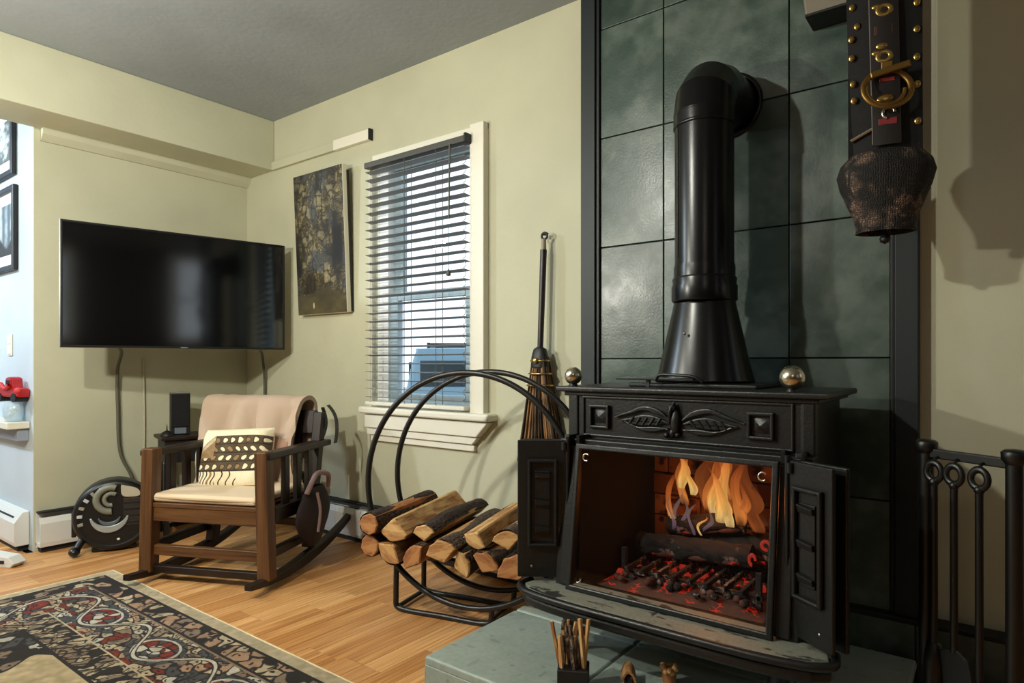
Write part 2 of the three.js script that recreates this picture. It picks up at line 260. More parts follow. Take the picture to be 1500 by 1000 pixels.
// venetian blind in front of it
{
  const b = thing('window_blind', 'white slatted venetian blind lowered over the window beside the picture', 'window blind', [-2.333, 0, ZB + 0.05]), hw = 0.352;
  part(b, 'headrail', box(-hw - 0.004, hw, 2.006, 2.036, -0.028, 0.028, 0.004), mat(0x4a4944, 0.5));
  part(b, 'headrail_end_cap', box(hw, hw + 0.016, 2.0, 2.046, -0.03, 0.032, 0.006), M.dark);
  const sg = join(new RoundedBoxGeometry(hw * 2, 0.003, 0.046, 1, 0.0014).rotateX(-0.1));
  const n = 28, y0 = 0.795, dy = (1.985 - y0) / (n - 1);
  for (let i = 0; i < n; i++) inst(b, 'slat', sg, M.slat, { at: [0, y0 + i * dy, 0], rot: [rr(-0.03, 0.03), 0, rr(-0.003, 0.003)] });
  part(b, 'bottom_rail', box(-hw, hw, 0.752, 0.772, -0.025, 0.025, 0.005), M.white);
  for (const x of [-0.31, -0.05, 0.17]) part(b, 'ladder_cord', [rod([x, 0.77, 0.024], [x, 2.01, 0.024], 0.0016, 0.0016, 6), rod([x, 0.77, -0.024], [x, 2.01, -0.024], 0.0016, 0.0016, 6)], M.cordDark);
  for (const x of [0.335]) part(b, 'ladder_cord', Array.from({ length: 27 }, (_, i) => torus(0.016, 0.0016, Math.PI, 4, 10).rotateZ(-Math.PI / 2).translate(x + 0.01, y0 + (i + 0.5) * dy, 0.024)), M.cordDark);
  part(b, 'tilt_wand', rod([0.265, 1.66, 0.034], [0.268, 2.01, 0.032], 0.004), M.cordDark);
  part(b, 'cord_pull', [rod([0.262, 1.4, 0.034], [0.262, 1.62, 0.034], 0.0014, 0.0014, 6), lathe([[0, 0], [0.012, 0.004], [0.009, 0.02], [0.002, 0.034]], 16).translate(0.262, 1.385, 0.034)], M.cordDark);
}
// outdoors seen through it
struct('ground', box(-30, 10, -0.9, -0.62, -40, -2.5), mat(0xaab0b4, 0.9));
{
  const v = thing('parked_van', 'pale blue van with a roof rack parked outside the window', 'van', [-6.15, -0.62, -7.0], 0.72);
  const blue = mat(0x7fa3b8, 0.35), wind = mat(0x24343d, 0.15);
  part(v, 'body', slab(splineShape([[-0.95, 0.35], [-0.98, 0.9], [-0.9, 1.15], [-0.76, 1.72], [-0.6, 1.8], [0.6, 1.8], [0.76, 1.72], [0.9, 1.15], [0.98, 0.9], [0.95, 0.35]]), 4.4, 0.1, 4).translate(0, 0, -4.4), blue);
  part(v, 'rear_window', box(-0.68, 0.68, 1.24, 1.62, -0.02, 0.012, 0.03), wind);
  part(v, 'bumper', box(-0.97, 0.97, 0.36, 0.6, -0.1, 0.08, 0.04), M.dark);
  for (const s of [-1, 1]) { part(v, 'tail_light', box(s * 0.86 - 0.07, s * 0.86 + 0.07, 0.75, 1.08, -0.05, 0.02, 0.02), mat(0x6d2b28, 0.3)); part(v, 'side_window', box(s * 0.87 - 0.02, s * 0.87 + 0.02, 1.2, 1.6, -3.6, -0.5, 0.015), wind); }
  for (const s of [-1, 1]) for (const z of [-0.8, -3.5]) { const w = part(v, 'wheel', new THREE.CylinderGeometry(0.34, 0.34, 0.22, 28).rotateZ(Math.PI / 2).translate(s * 0.86, 0.34, z), M.dark); part(w, 'hub_cap', new THREE.CylinderGeometry(0.2, 0.18, 0.03, 20).rotateZ(Math.PI / 2).translate(s * 0.98, 0.34, z), M.chrome); }
  part(v, 'roof_rack', [box(-0.6, 0.6, 1.86, 1.9, -0.9, -0.84, 0.01), box(-0.6, 0.6, 1.86, 1.9, -2.6, -2.54, 0.01), box(-0.62, -0.57, 1.78, 1.9, -2.9, -0.6, 0.01), box(0.57, 0.62, 1.78, 1.9, -2.9, -0.6, 0.01)], M.dark);
}
{
  const g = thing('garage', 'blue grey garage beside the van outside the window', 'garage', [-4.3, -0.62, -9.6], 0.4);
  part(g, 'wall', box(-1.3, 1.3, 0, 1.75, -3, 0), mat(0x55788c, 0.8));
  part(g, 'garage_door', box(-0.9, 0.9, 0, 1.4, 0, 0.04, 0.01), mat(0x88a5b5, 0.6));
  part(g, 'roof', slab(shape([[-1.45, 1.75], [1.45, 1.75], [0.6, 1.92], [-0.6, 1.92]]), 3.2, 0).translate(0, 0, -3.1), mat(0x6e8793, 0.8));
}
// east windows (seen only as reflections in the television)
eastHoles.forEach(([a, b, c, d], i) => {
  const w = struct('window_' + (i + 2), slab(ringRect(b - a + 0.14, d - c + 0.14, 0.08), 0.03, 0.004).rotateY(-Math.PI / 2).translate(2.3, (c + d) / 2, (a + b) / 2), M.white);
  part(w, 'glazing_bar', [box(2.345, 2.37, (c + d) / 2 - 0.02, (c + d) / 2 + 0.02, a, b), box(2.345, 2.37, c, d, a, a + 0.04), box(2.345, 2.37, c, d, b - 0.04, b)], M.white);
  part(w, 'pane', box(2.355, 2.359, c, d, a + 0.002, b - 0.002), M.glass);
});

// ---------- baseboard heaters ----------
function heater(label, at, ry, L, m = M.heater) {
  const t = thing('baseboard_heater', label, 'baseboard heater', at, ry);
  part(t, 'cover', slab(shape([[0, 0.03], [0.062, 0.03], [0.066, 0.05], [0.066, 0.15], [0.05, 0.178], [0.044, 0.178], [0.058, 0.148], [0.058, 0.05], [0, 0.045]]), L, 0).rotateY(-Math.PI / 2).translate(L, 0, 0).rotateY(0), m);
  part(t, 'back_plate', box(0, L, 0.02, 0.205, 0, 0.008), m);
  part(t, 'top_lip', box(0, L, 0.198, 0.208, 0, 0.04, 0.003), M.slot);
  part(t, 'fin_block', box(0.02, L - 0.02, 0.07, 0.17, 0.01, 0.045), M.slot);
  part(t, 'toe_gap', box(0.01, L - 0.01, 0, 0.03, 0.0, 0.045), M.slot);
  for (const x of [0.5, 1.1, 1.7]) if (x < L - 0.2) part(t, 'joint_strip', box(x, x + 0.05, 0.04, 0.176, 0.0, 0.068, 0.004), m);
  return t;
}
// slab() makes the profile in x,y and runs along z; after rotateY(-90) profile x -> +z and length -> -x
heater('white baseboard heater along the wall under the window', [XA + 0.075, 0, ZB], 0, 2.5);
heater('white baseboard heater under the television, behind the round black appliance', [XA, 0, -1.14], Math.PI / 2, 1.1);
{ const sk = struct('baseboard_back', box(-0.6, 1.4, 0, 0.2, ZB, ZB + 0.05, 0.004), M.grout); for (let i = 0; i < 5; i++) part(sk, 'tile', box(-0.598 + i * 0.4, -0.202 + i * 0.4, 0.003, 0.194, ZB + 0.04, ZB + 0.058, 0.003), M.slate[i % 3]); part(sk, 'cap_strip', box(-0.6, 1.4, 0.196, 0.21, ZB, ZB + 0.064, 0.003), M.dark); }  // dark slate tiles put in place of the heater run here

// ---------- tiled panel behind the stove ----------
{
  const x0 = -1.371, x1 = -0.192, y0 = 0.2, zf = ZB + 0.02;
  const p = struct('trim_4', box(x0 + 0.01, x1 - 0.01, y0, CH, ZB, zf - 0.012), M.grout);
  part(p, 'edge_board', box(x0, -1.304, y0, CH, ZB, zf + 0.022, 0.004), M.trimTeal);
  part(p, 'edge_board', box(-0.256, x1, y0, CH, ZB, zf + 0.022, 0.004), M.trimTeal);
  part(p, 'edge_bead', box(-1.304, -1.29, y0, CH, zf - 0.012, zf + 0.012, 0.003), M.dark);
  part(p, 'edge_bead', box(-0.268, -0.256, y0, CH, zf - 0.012, zf + 0.012, 0.003), M.dark);
  const xs = [-1.29, -1.017, -0.5655, -0.268], ys = [y0, 0.548, 0.993, 1.443, 1.885, 2.327, CH], g = 0.0022;
  for (let i = 0; i < 3; i++) for (let j = 0; j < 6; j++) {
    const geo = metreUV(flat(box(xs[i] + g, xs[i + 1] - g, ys[j] + g, ys[j + 1] - g, zf - 0.012, zf + rr(-0.0006, 0.0006), 0.002))), u = geo.attributes.uv, du = rnd() * 3, dv = rnd() * 3;
    for (let k = 0; k < u.count; k++) u.setXY(k, u.getX(k) + du, u.getY(k) + dv);
    inst(p, 'tile', geo, M.slate[(i + j * 2) % 3]);
  }
}
// raised hearth of slate slabs
{
  const h = thing('hearth', 'raised grey green slate hearth under the black stove', 'hearth', [0, 0, 0]);
  part(h, 'base', box(-1.365, -0.2, 0, 0.078, -2.23, -1.375), M.grout);
  const xs = [-1.374, -0.906, -0.45, -0.192], zs = [-2.232, -1.82, -1.365];
  for (let i = 0; i < 3; i++) for (let j = 0; j < 2; j++) part(h, 'slab', box(xs[i] + 0.002, xs[i + 1] - 0.002, 0.07, 0.1, zs[j] + 0.002, zs[j + 1] - 0.002, 0.009), M.hearthSlate[(i + j) % 3]);
  for (let i = 0; i < 3; i++) part(h, 'front_tile', box(xs[i] + 0.002, xs[i + 1] - 0.002, 0.002, 0.074, -1.378, -1.367, 0.003), M.hearthSlate[(i + 1) % 3]);
  part(h, 'side_tile', box(-1.372, -1.362, 0.002, 0.074, -1.82, -1.368, 0.003), M.hearthSlate[1]); part(h, 'side_tile', box(-1.372, -1.362, 0.002, 0.074, -2.23, -1.824, 0.003), M.hearthSlate[2]);
}

// ---------- cast-iron stove ----------
const SX = -0.746;
{
  const s = thing('wood_stove', 'black cast iron open fronted stove with a lit fire, folding doors and brass ball finials', 'stove', [SX, 0, 0]);
  const I = M.iron;
  // hollow body
  part(s, 'side_panel', slab(shape([[-2.18, 0.26], [-1.665, 0.26], [-1.72, 0.75], [-1.775, 0.75], [-1.775, 0.885], [-2.18, 0.885]]), 0.02, 0.003).rotateY(-Math.PI / 2).scale(1, 1, 1).translate(-0.335, 0, 0), I);
  part(s, 'side_panel', slab(shape([[-2.18, 0.26], [-1.665, 0.26], [-1.72, 0.75], [-1.775, 0.75], [-1.775, 0.885], [-2.18, 0.885]]), 0.02, 0.003).rotateY(-Math.PI / 2).translate(0.355, 0, 0), I);
  part(s, 'back_panel', box(-0.35, 0.35, 0.26, 0.885, -2.2, -2.18, 0.003), I);
  part(s, 'base_plate', box(-0.355, 0.355, 0.255, 0.29, -2.19, -1.66, 0.006), I);
  part(s, 'top_panel', box(-0.35, 0.35, 0.868, 0.885, -2.19, -1.78), I);
  part(s, 'throat_plate', box(-0.335, 0.335, 0.752, 0.764, -2.18, -1.8), M.soot);
  // firebox liner
  part(s, 'firebox_side', slab(shape([[-0.31, -1.72], [-0.3, -1.72], [-0.225, -2.11], [-0.235, -2.11]].map(([a, b]) => [a, -b])), 0.46, 0).rotateX(-Math.PI / 2).translate(0, 0.29, 0), M.soot);
  part(s, 'firebox_side', slab(shape([[0.31, -1.72], [0.235, -2.11], [0.225, -2.11], [0.3, -1.72]].map(([a, b]) => [a, -b])), 0.46, 0).rotateX(-Math.PI / 2).translate(0, 0.29, 0), M.soot);
  const fb = part(s, 'firebox_back', box(-0.27, 0.3, 0.29, 0.752, -2.15, -2.132), M.soot);
  for (let j = 0; j < 6; j++) for (let i = -2; i < 3; i++) { const x = (i + (j % 2) * 0.5) * 0.118, a = Math.max(-0.25, x - 0.057), b = Math.min(0.25, x + 0.057); if (b - a > 0.02) part(fb, 'brick', box(a, b, 0.294 + j * 0.075, 0.364 + j * 0.075, -2.132, -2.108 + rr(-0.003, 0.003), 0.005), M.brick[(i + j * 2 + 6) % 3]); }
  for (const z of [-2.0, -1.86]) for (let j = 0; j < 6; j++) part(s, 'brick', T(box(-0.062, 0.062, 0, 0.07, -0.008, 0.008, 0.004), 0.25 + (z + 2.0) * 0.195, 0.294 + j * 0.075, z - (j % 2) * 0.05 - 0.02, 0, Math.PI / 2 - 0.19, 0), M.brick[(j + 1) % 3]);
  // mantel and frieze
  part(s, 'mantel_shelf', [slab(shape([[-0.407, 1.75], [0.404, 1.75], [0.404, 2.17], [-0.407, 2.17]]), 0.018, 0.006, 3).rotateX(-Math.PI / 2).translate(0, 0.884, 0), box(-0.385, 0.382, 0.872, 0.886, -2.16, -1.765, 0.004)], M.ironLight);
  const fr = part(s, 'frieze', [box(-0.345, 0.345, 0.735, 0.876, -1.792, -1.776, 0.003), T(slab(ringRect(0.64, 0.128, 0.008), 0.008, 0.003), 0, 0.808, -1.778)], I);
  part(fr, 'corner_post', box(-0.372, -0.335, 0.735, 0.875, -1.81, -1.77, 0.006), I); part(fr, 'corner_post', box(0.338, 0.372, 0.735, 0.875, -1.81, -1.77, 0.006), I);
  for (const x of [-0.256, 0.236]) part(fr, 'rosette', [T(slab(ringRect(0.07, 0.074, 0.009), 0.014, 0.003), x, 0.808, -1.776), T(new THREE.ConeGeometry(0.032, 0.014, 4, 1).rotateY(Math.PI / 4).rotateX(Math.PI / 2), x, 0.808, -1.77)], M.ironLight);
  const wing = (m) => {
    const gs = [], f = (pts, z = 0.009) => { const q = pts.map(([x, y]) => [m * x, y]); if (m < 0) q.reverse(); gs.push(slab(splineShape(q), z, 0.0035)); };
    f([[0.018, 0.004], [0.05, 0.03], [0.1, 0.04], [0.15, 0.022], [0.2, 0.004], [0.15, 0.012], [0.1, 0.026], [0.05, 0.014]], 0.013);
    f([[0.02, -0.006], [0.06, 0.01], [0.1, 0.014], [0.14, 0.004], [0.18, -0.008], [0.12, -0.02], [0.06, -0.016]], 0.01);
    f([[0.02, -0.022], [0.07, -0.02], [0.12, -0.022], [0.165, -0.006], [0.11, -0.034], [0.06, -0.036]], 0.012);
    for (let i = 0; i < 5; i++) gs.push(rod([m * (0.045 + i * 0.022), 0.006, 0.011], [m * (0.06 + i * 0.022), -0.016, 0.01], 0.0035));
    return gs.map((g) => T(g, -0.003, 0.808, -1.776));
  };
  part(fr, 'wing', wing(-1), M.ironLight); part(fr, 'wing', wing(1), M.ironLight);
  part(fr, 'eagle_body', [ball(0.02, -0.004, 0.806, -1.768, 0.8, 1.9, 0.7), ball(0.012, -0.012, 0.846, -1.764, 1.1, 1, 1), new THREE.ConeGeometry(0.005, 0.018, 10).rotateZ(1.4).translate(-0.028, 0.845, -1.762), tube([[-0.006, 0.862, -1.765], [-0.014, 0.84, -1.755], [-0.018, 0.815, -1.758], [-0.02, 0.8, -1.76]], 0.006, 16), ball(0.009, -0.03, 0.766, -1.766), ball(0.008, 0.004, 0.768, -1.766), ball(0.009, -0.012, 0.772, -1.766, 1, 1.6, 1)], M.ironLight);
  part(s, 'frieze_ledge', [box(-0.372, 0.372, 0.716, 0.738, -1.80, -1.742, 0.006), box(-0.36, 0.36, 0.705, 0.72, -1.8, -1.752, 0.004)], M.ironLight);
  for (const [x, z, r] of [[-0.362, -1.785, 0.029], [0.312, -1.785, 0.0325]]) { const k = part(s, 'finial_stem', cyl(0.016, 0.012, 0.008).translate(x, 0.906, z), M.iron); part(k, 'brass_ball', ball(r, x, 0.906 + r, z, 1, 1, 1, 40), M.silver, { label: 'polished pale brass ball' }); }
  // leaning fire screen: frame, glass, clips
  const tilt = Math.atan2(-0.06, 0.42), W = 0.572, H = 0.42;
  const sc = new THREE.Group(); sc.name = 'screen_frame'; sc.position.set(0.0, 0.298, -1.65); sc.rotation.x = tilt; s.add(sc);
  const frameMesh = part(s, 'screen_frame', T(slab(ringRect(W + 0.03, H + 0.02, 0.017), 0.016, 0.004), 0, H / 2 + 0.002, 0), M.ironLight, { at: [0, 0.298, -1.655], rot: [tilt, 0, 0] });
  s.remove(sc);
  part(frameMesh, 'glass_pane', box(-W / 2 + 0.002, W / 2 - 0.002, 0.008, H - 0.004, 0.003, 0.006), M.glass);
  for (const [x, y, a] of [[-0.262, H - 0.028, 0.7], [0.262, H - 0.03, 0.7], [-0.262, 0.03, -1.7]]) part(frameMesh, 'retaining_clip', torus(0.0105, 0.0028, a < 0 ? 2.0 : 4.6, 8, 26).rotateZ(a).translate(x, y, 0.012), M.chrome, { label: 'bright curved metal clip' });
  for (const m of [-1, 1]) part(s, 'jamb', [T(box(-0.02, 0.02, 0, 0.425, -0.02, 0.012, 0.005), m * 0.318, 0.295, -1.67, tilt, 0, 0), box(m * 0.345 - 0.012, m * 0.345 + 0.012, 0.29, 0.74, -1.78, -1.7, 0.004)], I);
  // doors folded open: leaf, raised frame, louvred panel
  const door = (hx, hz, ry, dir, label) => {
    const w = dir > 0 ? 0.142 : 0.157, h0 = 0.305, h1 = 0.735, d = part(s, 'door', box(Math.min(0, w * dir), Math.max(0, w * dir), 0, h1 - h0, -0.012, 0, 0.004), M.iron, { at: [hx, h0, hz], rot: [0, ry, 0], label });
    const cx = dir * w * 0.5, cy = 0.235;
    part(d, 'panel_frame', T(slab(ringRect(0.094, 0.275, 0.012), 0.014, 0.005), cx, cy, 0), M.ironLight);
    part(d, 'panel', box(cx - 0.024, cx + 0.024, cy - 0.1, cy + 0.1, 0, 0.006, 0.003), I);
    for (const y of [-0.082, 0, 0.085]) part(d, 'louver', T(slab(shape([[-0.024, -0.006], [0.024, -0.006], [0.024, 0.008], [-0.024, 0.014]]), 0.009, 0.002), cx, cy + y, 0.006, 0.3, 0, 0), M.ironLight);
    part(d, 'hinge_pin', [rod([0, -0.01, 0.002], [0, h1 - h0 + 0.012, 0.002], 0.006), rod([0.012 * dir, h1 - h0 - 0.03, 0.004], [0.012 * dir, h1 - h0 - 0.005, 0.004], 0.009)], M.ironLight);
    part(d, 'screw', ball(0.004, dir * w * 0.72, 0.035, 0, 1, 1, 0.5, 10), M.chrome);
    return d;
  };
  door(-0.33, -1.7, 0.608, -1, 'left door leaf folded outward'); door(0.325, -1.69, -0.608, 1, 'right door leaf folded outward');
  // inner leaves folded behind
  part(s, 'inner_leaf', T(box(-0.15, 0, 0, 0.43, -0.012, 0, 0.004), -0.335, 0.305, -1.718, 0, 0.5, 0), I); part(s, 'inner_leaf', T(box(0, 0.15, 0, 0.43, -0.012, 0, 0.004), 0.335, 0.305, -1.71, 0, -0.5, 0), I);
  // bowed hearth plate: dusty top, raised rim
  const bow = []; for (let i = 0; i <= 24; i++) { const t = i / 24 * 2 - 1; bow.push([t * 0.445, 1.605 - 0.06 * Math.sqrt(Math.max(0, 1 - t ** 4)) + 0.0]); }
  const outline = (o) => bow.map(([x, z]) => [x * (1 - o / 0.445), z + o]).concat([[0.43 - o, 1.69], [-0.43 + o, 1.69]]);
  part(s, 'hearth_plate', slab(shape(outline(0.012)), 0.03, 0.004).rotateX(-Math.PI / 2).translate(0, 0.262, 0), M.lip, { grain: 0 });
  part(s, 'plate_rim', [tube(bow.map(([x, z]) => [x, 0.286, -z]).concat([[0.44, 0.288, -1.66]]).reverse().concat([[-0.44, 0.288, -1.66]]), 0.0105, 120, 10), slab(shape(outline(0.006)), 0.03, 0.008).rotateX(-Math.PI / 2).translate(0, 0.24, 0)], M.ironLight);
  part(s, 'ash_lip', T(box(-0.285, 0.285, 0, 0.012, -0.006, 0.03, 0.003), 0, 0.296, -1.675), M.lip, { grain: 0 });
  part(s, 'apron', slab(splineShape([[-0.34, 0.26], [-0.34, 0.2], [-0.25, 0.215], [-0.12, 0.235], [0, 0.238], [0.12, 0.235], [0.25, 0.215], [0.34, 0.2], [0.34, 0.26]]), 0.015, 0.003).translate(0, 0, -1.69), I);
  for (const [x, z] of [[-0.29, -1.69], [0.29, -1.69], [-0.29, -2.12], [0.29, -2.12]]) { const m = Math.sign(x), f = z > -1.9 ? 1 : -1; part(s, 'leg', [tube([[x, 0.26, z], [x + m * 0.02, 0.22, z + f * 0.015], [x + m * 0.012, 0.16, z + f * 0.005], [x + m * 0.028, 0.118, z + f * 0.025]], 0.024, 20, 10), ball(0.026, x + m * 0.03, 0.114, z + f * 0.03, 1.1, 0.55, 1.2, 16)], I); }
  // grate and trivet plate on top
  part(s, 'grate', [...Array.from({ length: 8 }, (_, i) => box(-0.17 + i * 0.05 - 0.006, -0.17 + i * 0.05 + 0.006, 0.335, 0.35, -2.06, -1.78, 0.003)), box(-0.2, 0.23, 0.325, 0.337, -2.03, -2.015), box(-0.2, 0.23, 0.325, 0.337, -1.82, -1.805), ...[-0.19, 0.22].flatMap((x) => [box(x - 0.008, x + 0.008, 0.29, 0.4, -1.82, -1.805, 0.003), box(x - 0.008, x + 0.008, 0.29, 0.36, -2.03, -2.015)])], M.char);
  part(s, 'flue_plate', [box(-0.2, 0.2, 0.902, 0.914, -2.15, -1.86, 0.004), slab(shape([[-0.235, 1.84], [0.02, 1.84], [0.02, 1.88], [-0.235, 1.9]]), 0.008, 0.002).rotateX(-Math.PI / 2).translate(0, 0.924, 0), box(-0.14, -0.128, 0.9, 0.926, -1.87, -1.858)], M.black);
  part(s, 'lifting_handle', tube([[-0.1, 0.922, -1.84], [-0.09, 0.938, -1.84], [-0.03, 0.94, -1.835], [0.03, 0.934, -1.835], [0.05, 0.92, -1.84]], 0.005, 24), M.iron);
}
// stove pipe
{
  const px = SX - 0.022, pz = -2.045, p = thing('stove_pipe', 'black stove pipe with a flared boot and an elbow into the slate tiles', 'stove pipe', [px, 0, pz]);
  part(p, 'boot', lathe([[0.0, 0.914], [0.158, 0.914], [0.158, 0.922], [0.152, 0.94], [0.101, 1.165], [0.099, 1.18]]).scale(1, 1, 0.82), M.pipe);
  part(p, 'boot_collar', lathe([[0.098, 1.175], [0.104, 1.18], [0.104, 1.225], [0.1, 1.232], [0.102, 1.25], [0.097, 1.256]]), M.pipe);
  part(p, 'pipe', lathe([[0.097, 1.24], [0.097, 1.29], [0.0935, 1.3], [0.0935, 1.75]]), M.pipe);
  part(p, 'pipe_seam', box(-0.006, 0.006, 1.32, 1.74, 0.0915, 0.0955, 0.001), M.pipe, { rot: [0, -0.75, 0] });
  part(p, 'crimp_ring', lathe([[0.094, 1.742], [0.0985, 1.744], [0.0985, 1.752], [0.094, 1.754]]), M.pipe);
  const R = 0.105, segs = [];   // gored elbow of four segments turning into the wall
  const rg = (a) => { const pts = []; for (let k = 0; k < 40; k++) { const th = k / 40 * Math.PI * 2, r = 0.098, x = Math.cos(th) * r, rad = Math.sin(th) * r; pts.push([x, 1.785 + Math.sin(a) * (R + rad), -R + Math.cos(a) * (R + rad)]); } return pts; };
  part(p, 'elbow_collar', lathe([[0.0975, 1.75], [0.0975, 1.79]]), M.pipe);
  for (let k = 0; k < 3; k++) { const A = rg(k / 3 * Math.PI / 2), B = rg((k + 1) / 3 * Math.PI / 2); segs.push(grid(40, 1, (u, v) => { const i = Math.round(u * 40) % 40; return v ? B[i] : A[i]; })); }
  part(p, 'elbow', segs, M.pipe);
  part(p, 'wall_pipe', new THREE.CylinderGeometry(0.098, 0.098, 0.16, 40, 1, true).rotateX(Math.PI / 2).translate(0, 1.785 + R, -R - 0.078), M.pipe);
  part(p, 'wall_flange', torus(0.108, 0.01, Math.PI * 2, 10, 48).scale(1, 1, 0.6).translate(0, 1.785 + R, -0.238), M.pipe);
  part(p, 'damper_screw', ball(0.005, -0.02, 1.07, 0.115, 1, 1, 1, 12), M.chrome);
}
// ---------- fire ----------
{
  const logG = (r, L, s) => { const g = new THREE.CylinderGeometry(r, r * 0.92, L, 28, 40), P = g.attributes.position; for (let i = 0; i < P.count; i++) { const y = P.getY(i), a = Math.atan2(P.getZ(i), P.getX(i)), k = 1 + 0.55 * (fbm(Math.cos(a) * 1.6 + s * 7, y * 22 + Math.sin(a) * 1.6 + s, 3) - 0.5) + 0.3 * (cells(Math.cos(a) * 1.7 + s, y * 26 + Math.sin(a) * 1.7)[1] - 0.5); P.setX(i, P.getX(i) * k); P.setZ(i, P.getZ(i) * k); } g.computeVertexNormals(); return g.rotateZ(Math.PI / 2); };
  const ember = new THREE.MeshStandardMaterial({ color: 0x4a2c22, roughness: 0.9, emissive: 0xff5a2c, emissiveIntensity: 0.4, emissiveMap: tex(256, 256, (u, v) => { const [a, b] = cells(u * 14, v * 14), n = fbm(u * 6 + 3, v * 6, 4), e = smooth(0.25, 0.02, b - a) * smooth(0.42, 0.66, n) + 0.5 * smooth(0.56, 0.75, n); return [235 * e, 80 * e * e, 45 * e * e * e]; }, true, [4, 4]) });
  M.ember = ember;
  const logs = [[-0.02, 0.392, -1.945, 0.36, 0.034, 0.04, 0.05, 'blackened log glowing underneath, lying in front on the grate'], [0.06, 0.4, -2.035, 0.34, 0.042, -0.06, 0, 'thick charred log at the back of the fire'], [0.0, 0.462, -2.0, 0.24, 0.03, 0.12, 0.16, 'charred log on top of the fire, under the flames']];
  logs.forEach(([x, y, z, L, r, ry, rz, label], i) => { const t = thing('burning_log', label, 'log', [SX + x, y, z], ry, 'logs burning in the stove'); t.rotation.z = rz; part(t, 'charred_wood', logG(r, L, i + 1), M.char); part(t, 'glowing_crack', [-0.25, 0.05, 0.3].map((k) => ball(r * 0.5, L * k, -r * 0.55, r * 0.66, 2.6, 0.6, 0.6, 14)), ember); });
  const red = new THREE.MeshStandardMaterial({ color: 0x2a0c08, roughness: 0.9, emissive: 0xff4026, emissiveIntensity: 0.25 }), pale = mat(0x9a7a68, 0.9);
  const bed = thing('ember_bed', 'bed of glowing coals and ash on the stove floor', 'embers', [SX, 0, 0]);
  part(bed, 'ash_layer', grid(40, 24, (u, v) => { const x = -0.25 + u * 0.5, z = -1.74 - v * 0.32, e = Math.min(1, 6 * Math.min(u, 1 - u), 6 * Math.min(v, 1 - v)); return [x, 0.291 + e * (0.012 + 0.02 * fbm(x * 30, z * 30, 3)), z]; }).scale(1, 1, 1), ember);
  const coal = [0, 1, 2].map((k) => { const g = new THREE.IcosahedronGeometry(0.012, 1), P = g.attributes.position; for (let i = 0; i < P.count; i++) { const f = 0.75 + 0.5 * hash(Math.round(P.getX(i) * 4000) + k, Math.round(P.getY(i) * 4000 + P.getZ(i) * 9000)); P.setXYZ(i, P.getX(i) * f, P.getY(i) * f * 0.8, P.getZ(i) * f); } return g; });
  const pile = (m, n) => { const gs = []; for (let i = 0; i < n; i++) { const q = coal[i % 3].clone(); T(q, rr(-0.2, 0.22), 0.315 + rr(0, 0.012), rr(-2.03, -1.75), rr(0, 3), rr(0, 3), 0); gs.push(q.scale(1, 1, 1)); } return gs; };
  part(bed, 'coal_heap', pile(0, 60), ember, { kind: 'stuff' }); part(bed, 'red_coals', pile(1, 14), red, { kind: 'stuff', label: 'bright red coals' }); part(bed, 'black_coals', pile(2, 60), M.char, { kind: 'stuff', label: 'burnt-out black coals' });
  part(bed, 'red_ember', [torus(0.012, 0.005, 5, 8, 20).translate(0.205, 0.445, -1.93), torus(0.011, 0.005, 4.6, 8, 20).scale(0.8, 1.3, 1).translate(0.175, 0.405, -1.9)], red);
  // flames
  const strand = (c0, c1, c2, k) => tex(128, 256, (u, v) => { const n = 0.72 + 0.5 * (fbm(u * 9 + k, v * 2.2, 3) - 0.25), c = v < 0.35 ? mix3(c0, c1, v / 0.35) : mix3(c1, c2, (v - 0.35) / 0.65); return [c[0] * n, c[1] * n, c[2] * n]; });
  const soft = (k, b) => grey(128, 256, (u, v) => { const w = fbm(u * 7 + k, v * 2 - k, 3), f = smooth(b, b + 0.28, v) * (1 - smooth(0.55, 1, v)); return clamp((0.35 + 0.9 * w) * f * 1.15); });
  const fm = (c0, c1, c2, k, b, e) => new THREE.MeshStandardMaterial({ color: 0x000000, roughness: 1, emissive: 0xffffff, emissiveIntensity: e, emissiveMap: strand(c0, c1, c2, k), alphaMap: soft(k, b), transparent: true, depthWrite: false });
  const Y = fm([255, 214, 140], [255, 186, 92], [222, 104, 40], 1, -0.12, 1.1), O = fm([250, 150, 72], [226, 124, 52], [140, 52, 20], 5, -0.05, 0.8), B = fm([160, 120, 150], [206, 170, 176], [190, 130, 90], 9, -0.2, 0.34), S = fm([180, 92, 40], [150, 74, 32], [80, 30, 12], 3, -0.1, 0.7);
  const flame = (x, y, z, h, w, sway, m, ph) => grid(20, 26, (u, v) => { const a = u * Math.PI * 2, pr = Math.pow(Math.sin(Math.PI * Math.min(1, 0.12 + v * 0.88)), 0.9) * (1.15 - 0.75 * v) * (1 + 0.25 * Math.sin(v * 9 + ph)); return [x + sway * v * v + 0.018 * Math.sin(v * 6 + ph) + Math.cos(a) * w * pr, y + v * h, z + 0.02 * Math.sin(v * 5 + ph) + Math.sin(a) * w * 0.45 * pr]; });
  const f = thing('fire', 'orange and yellow flames rising from the logs in the stove', 'fire', [SX, 0, 0]);
  B.opacity = 0.55;
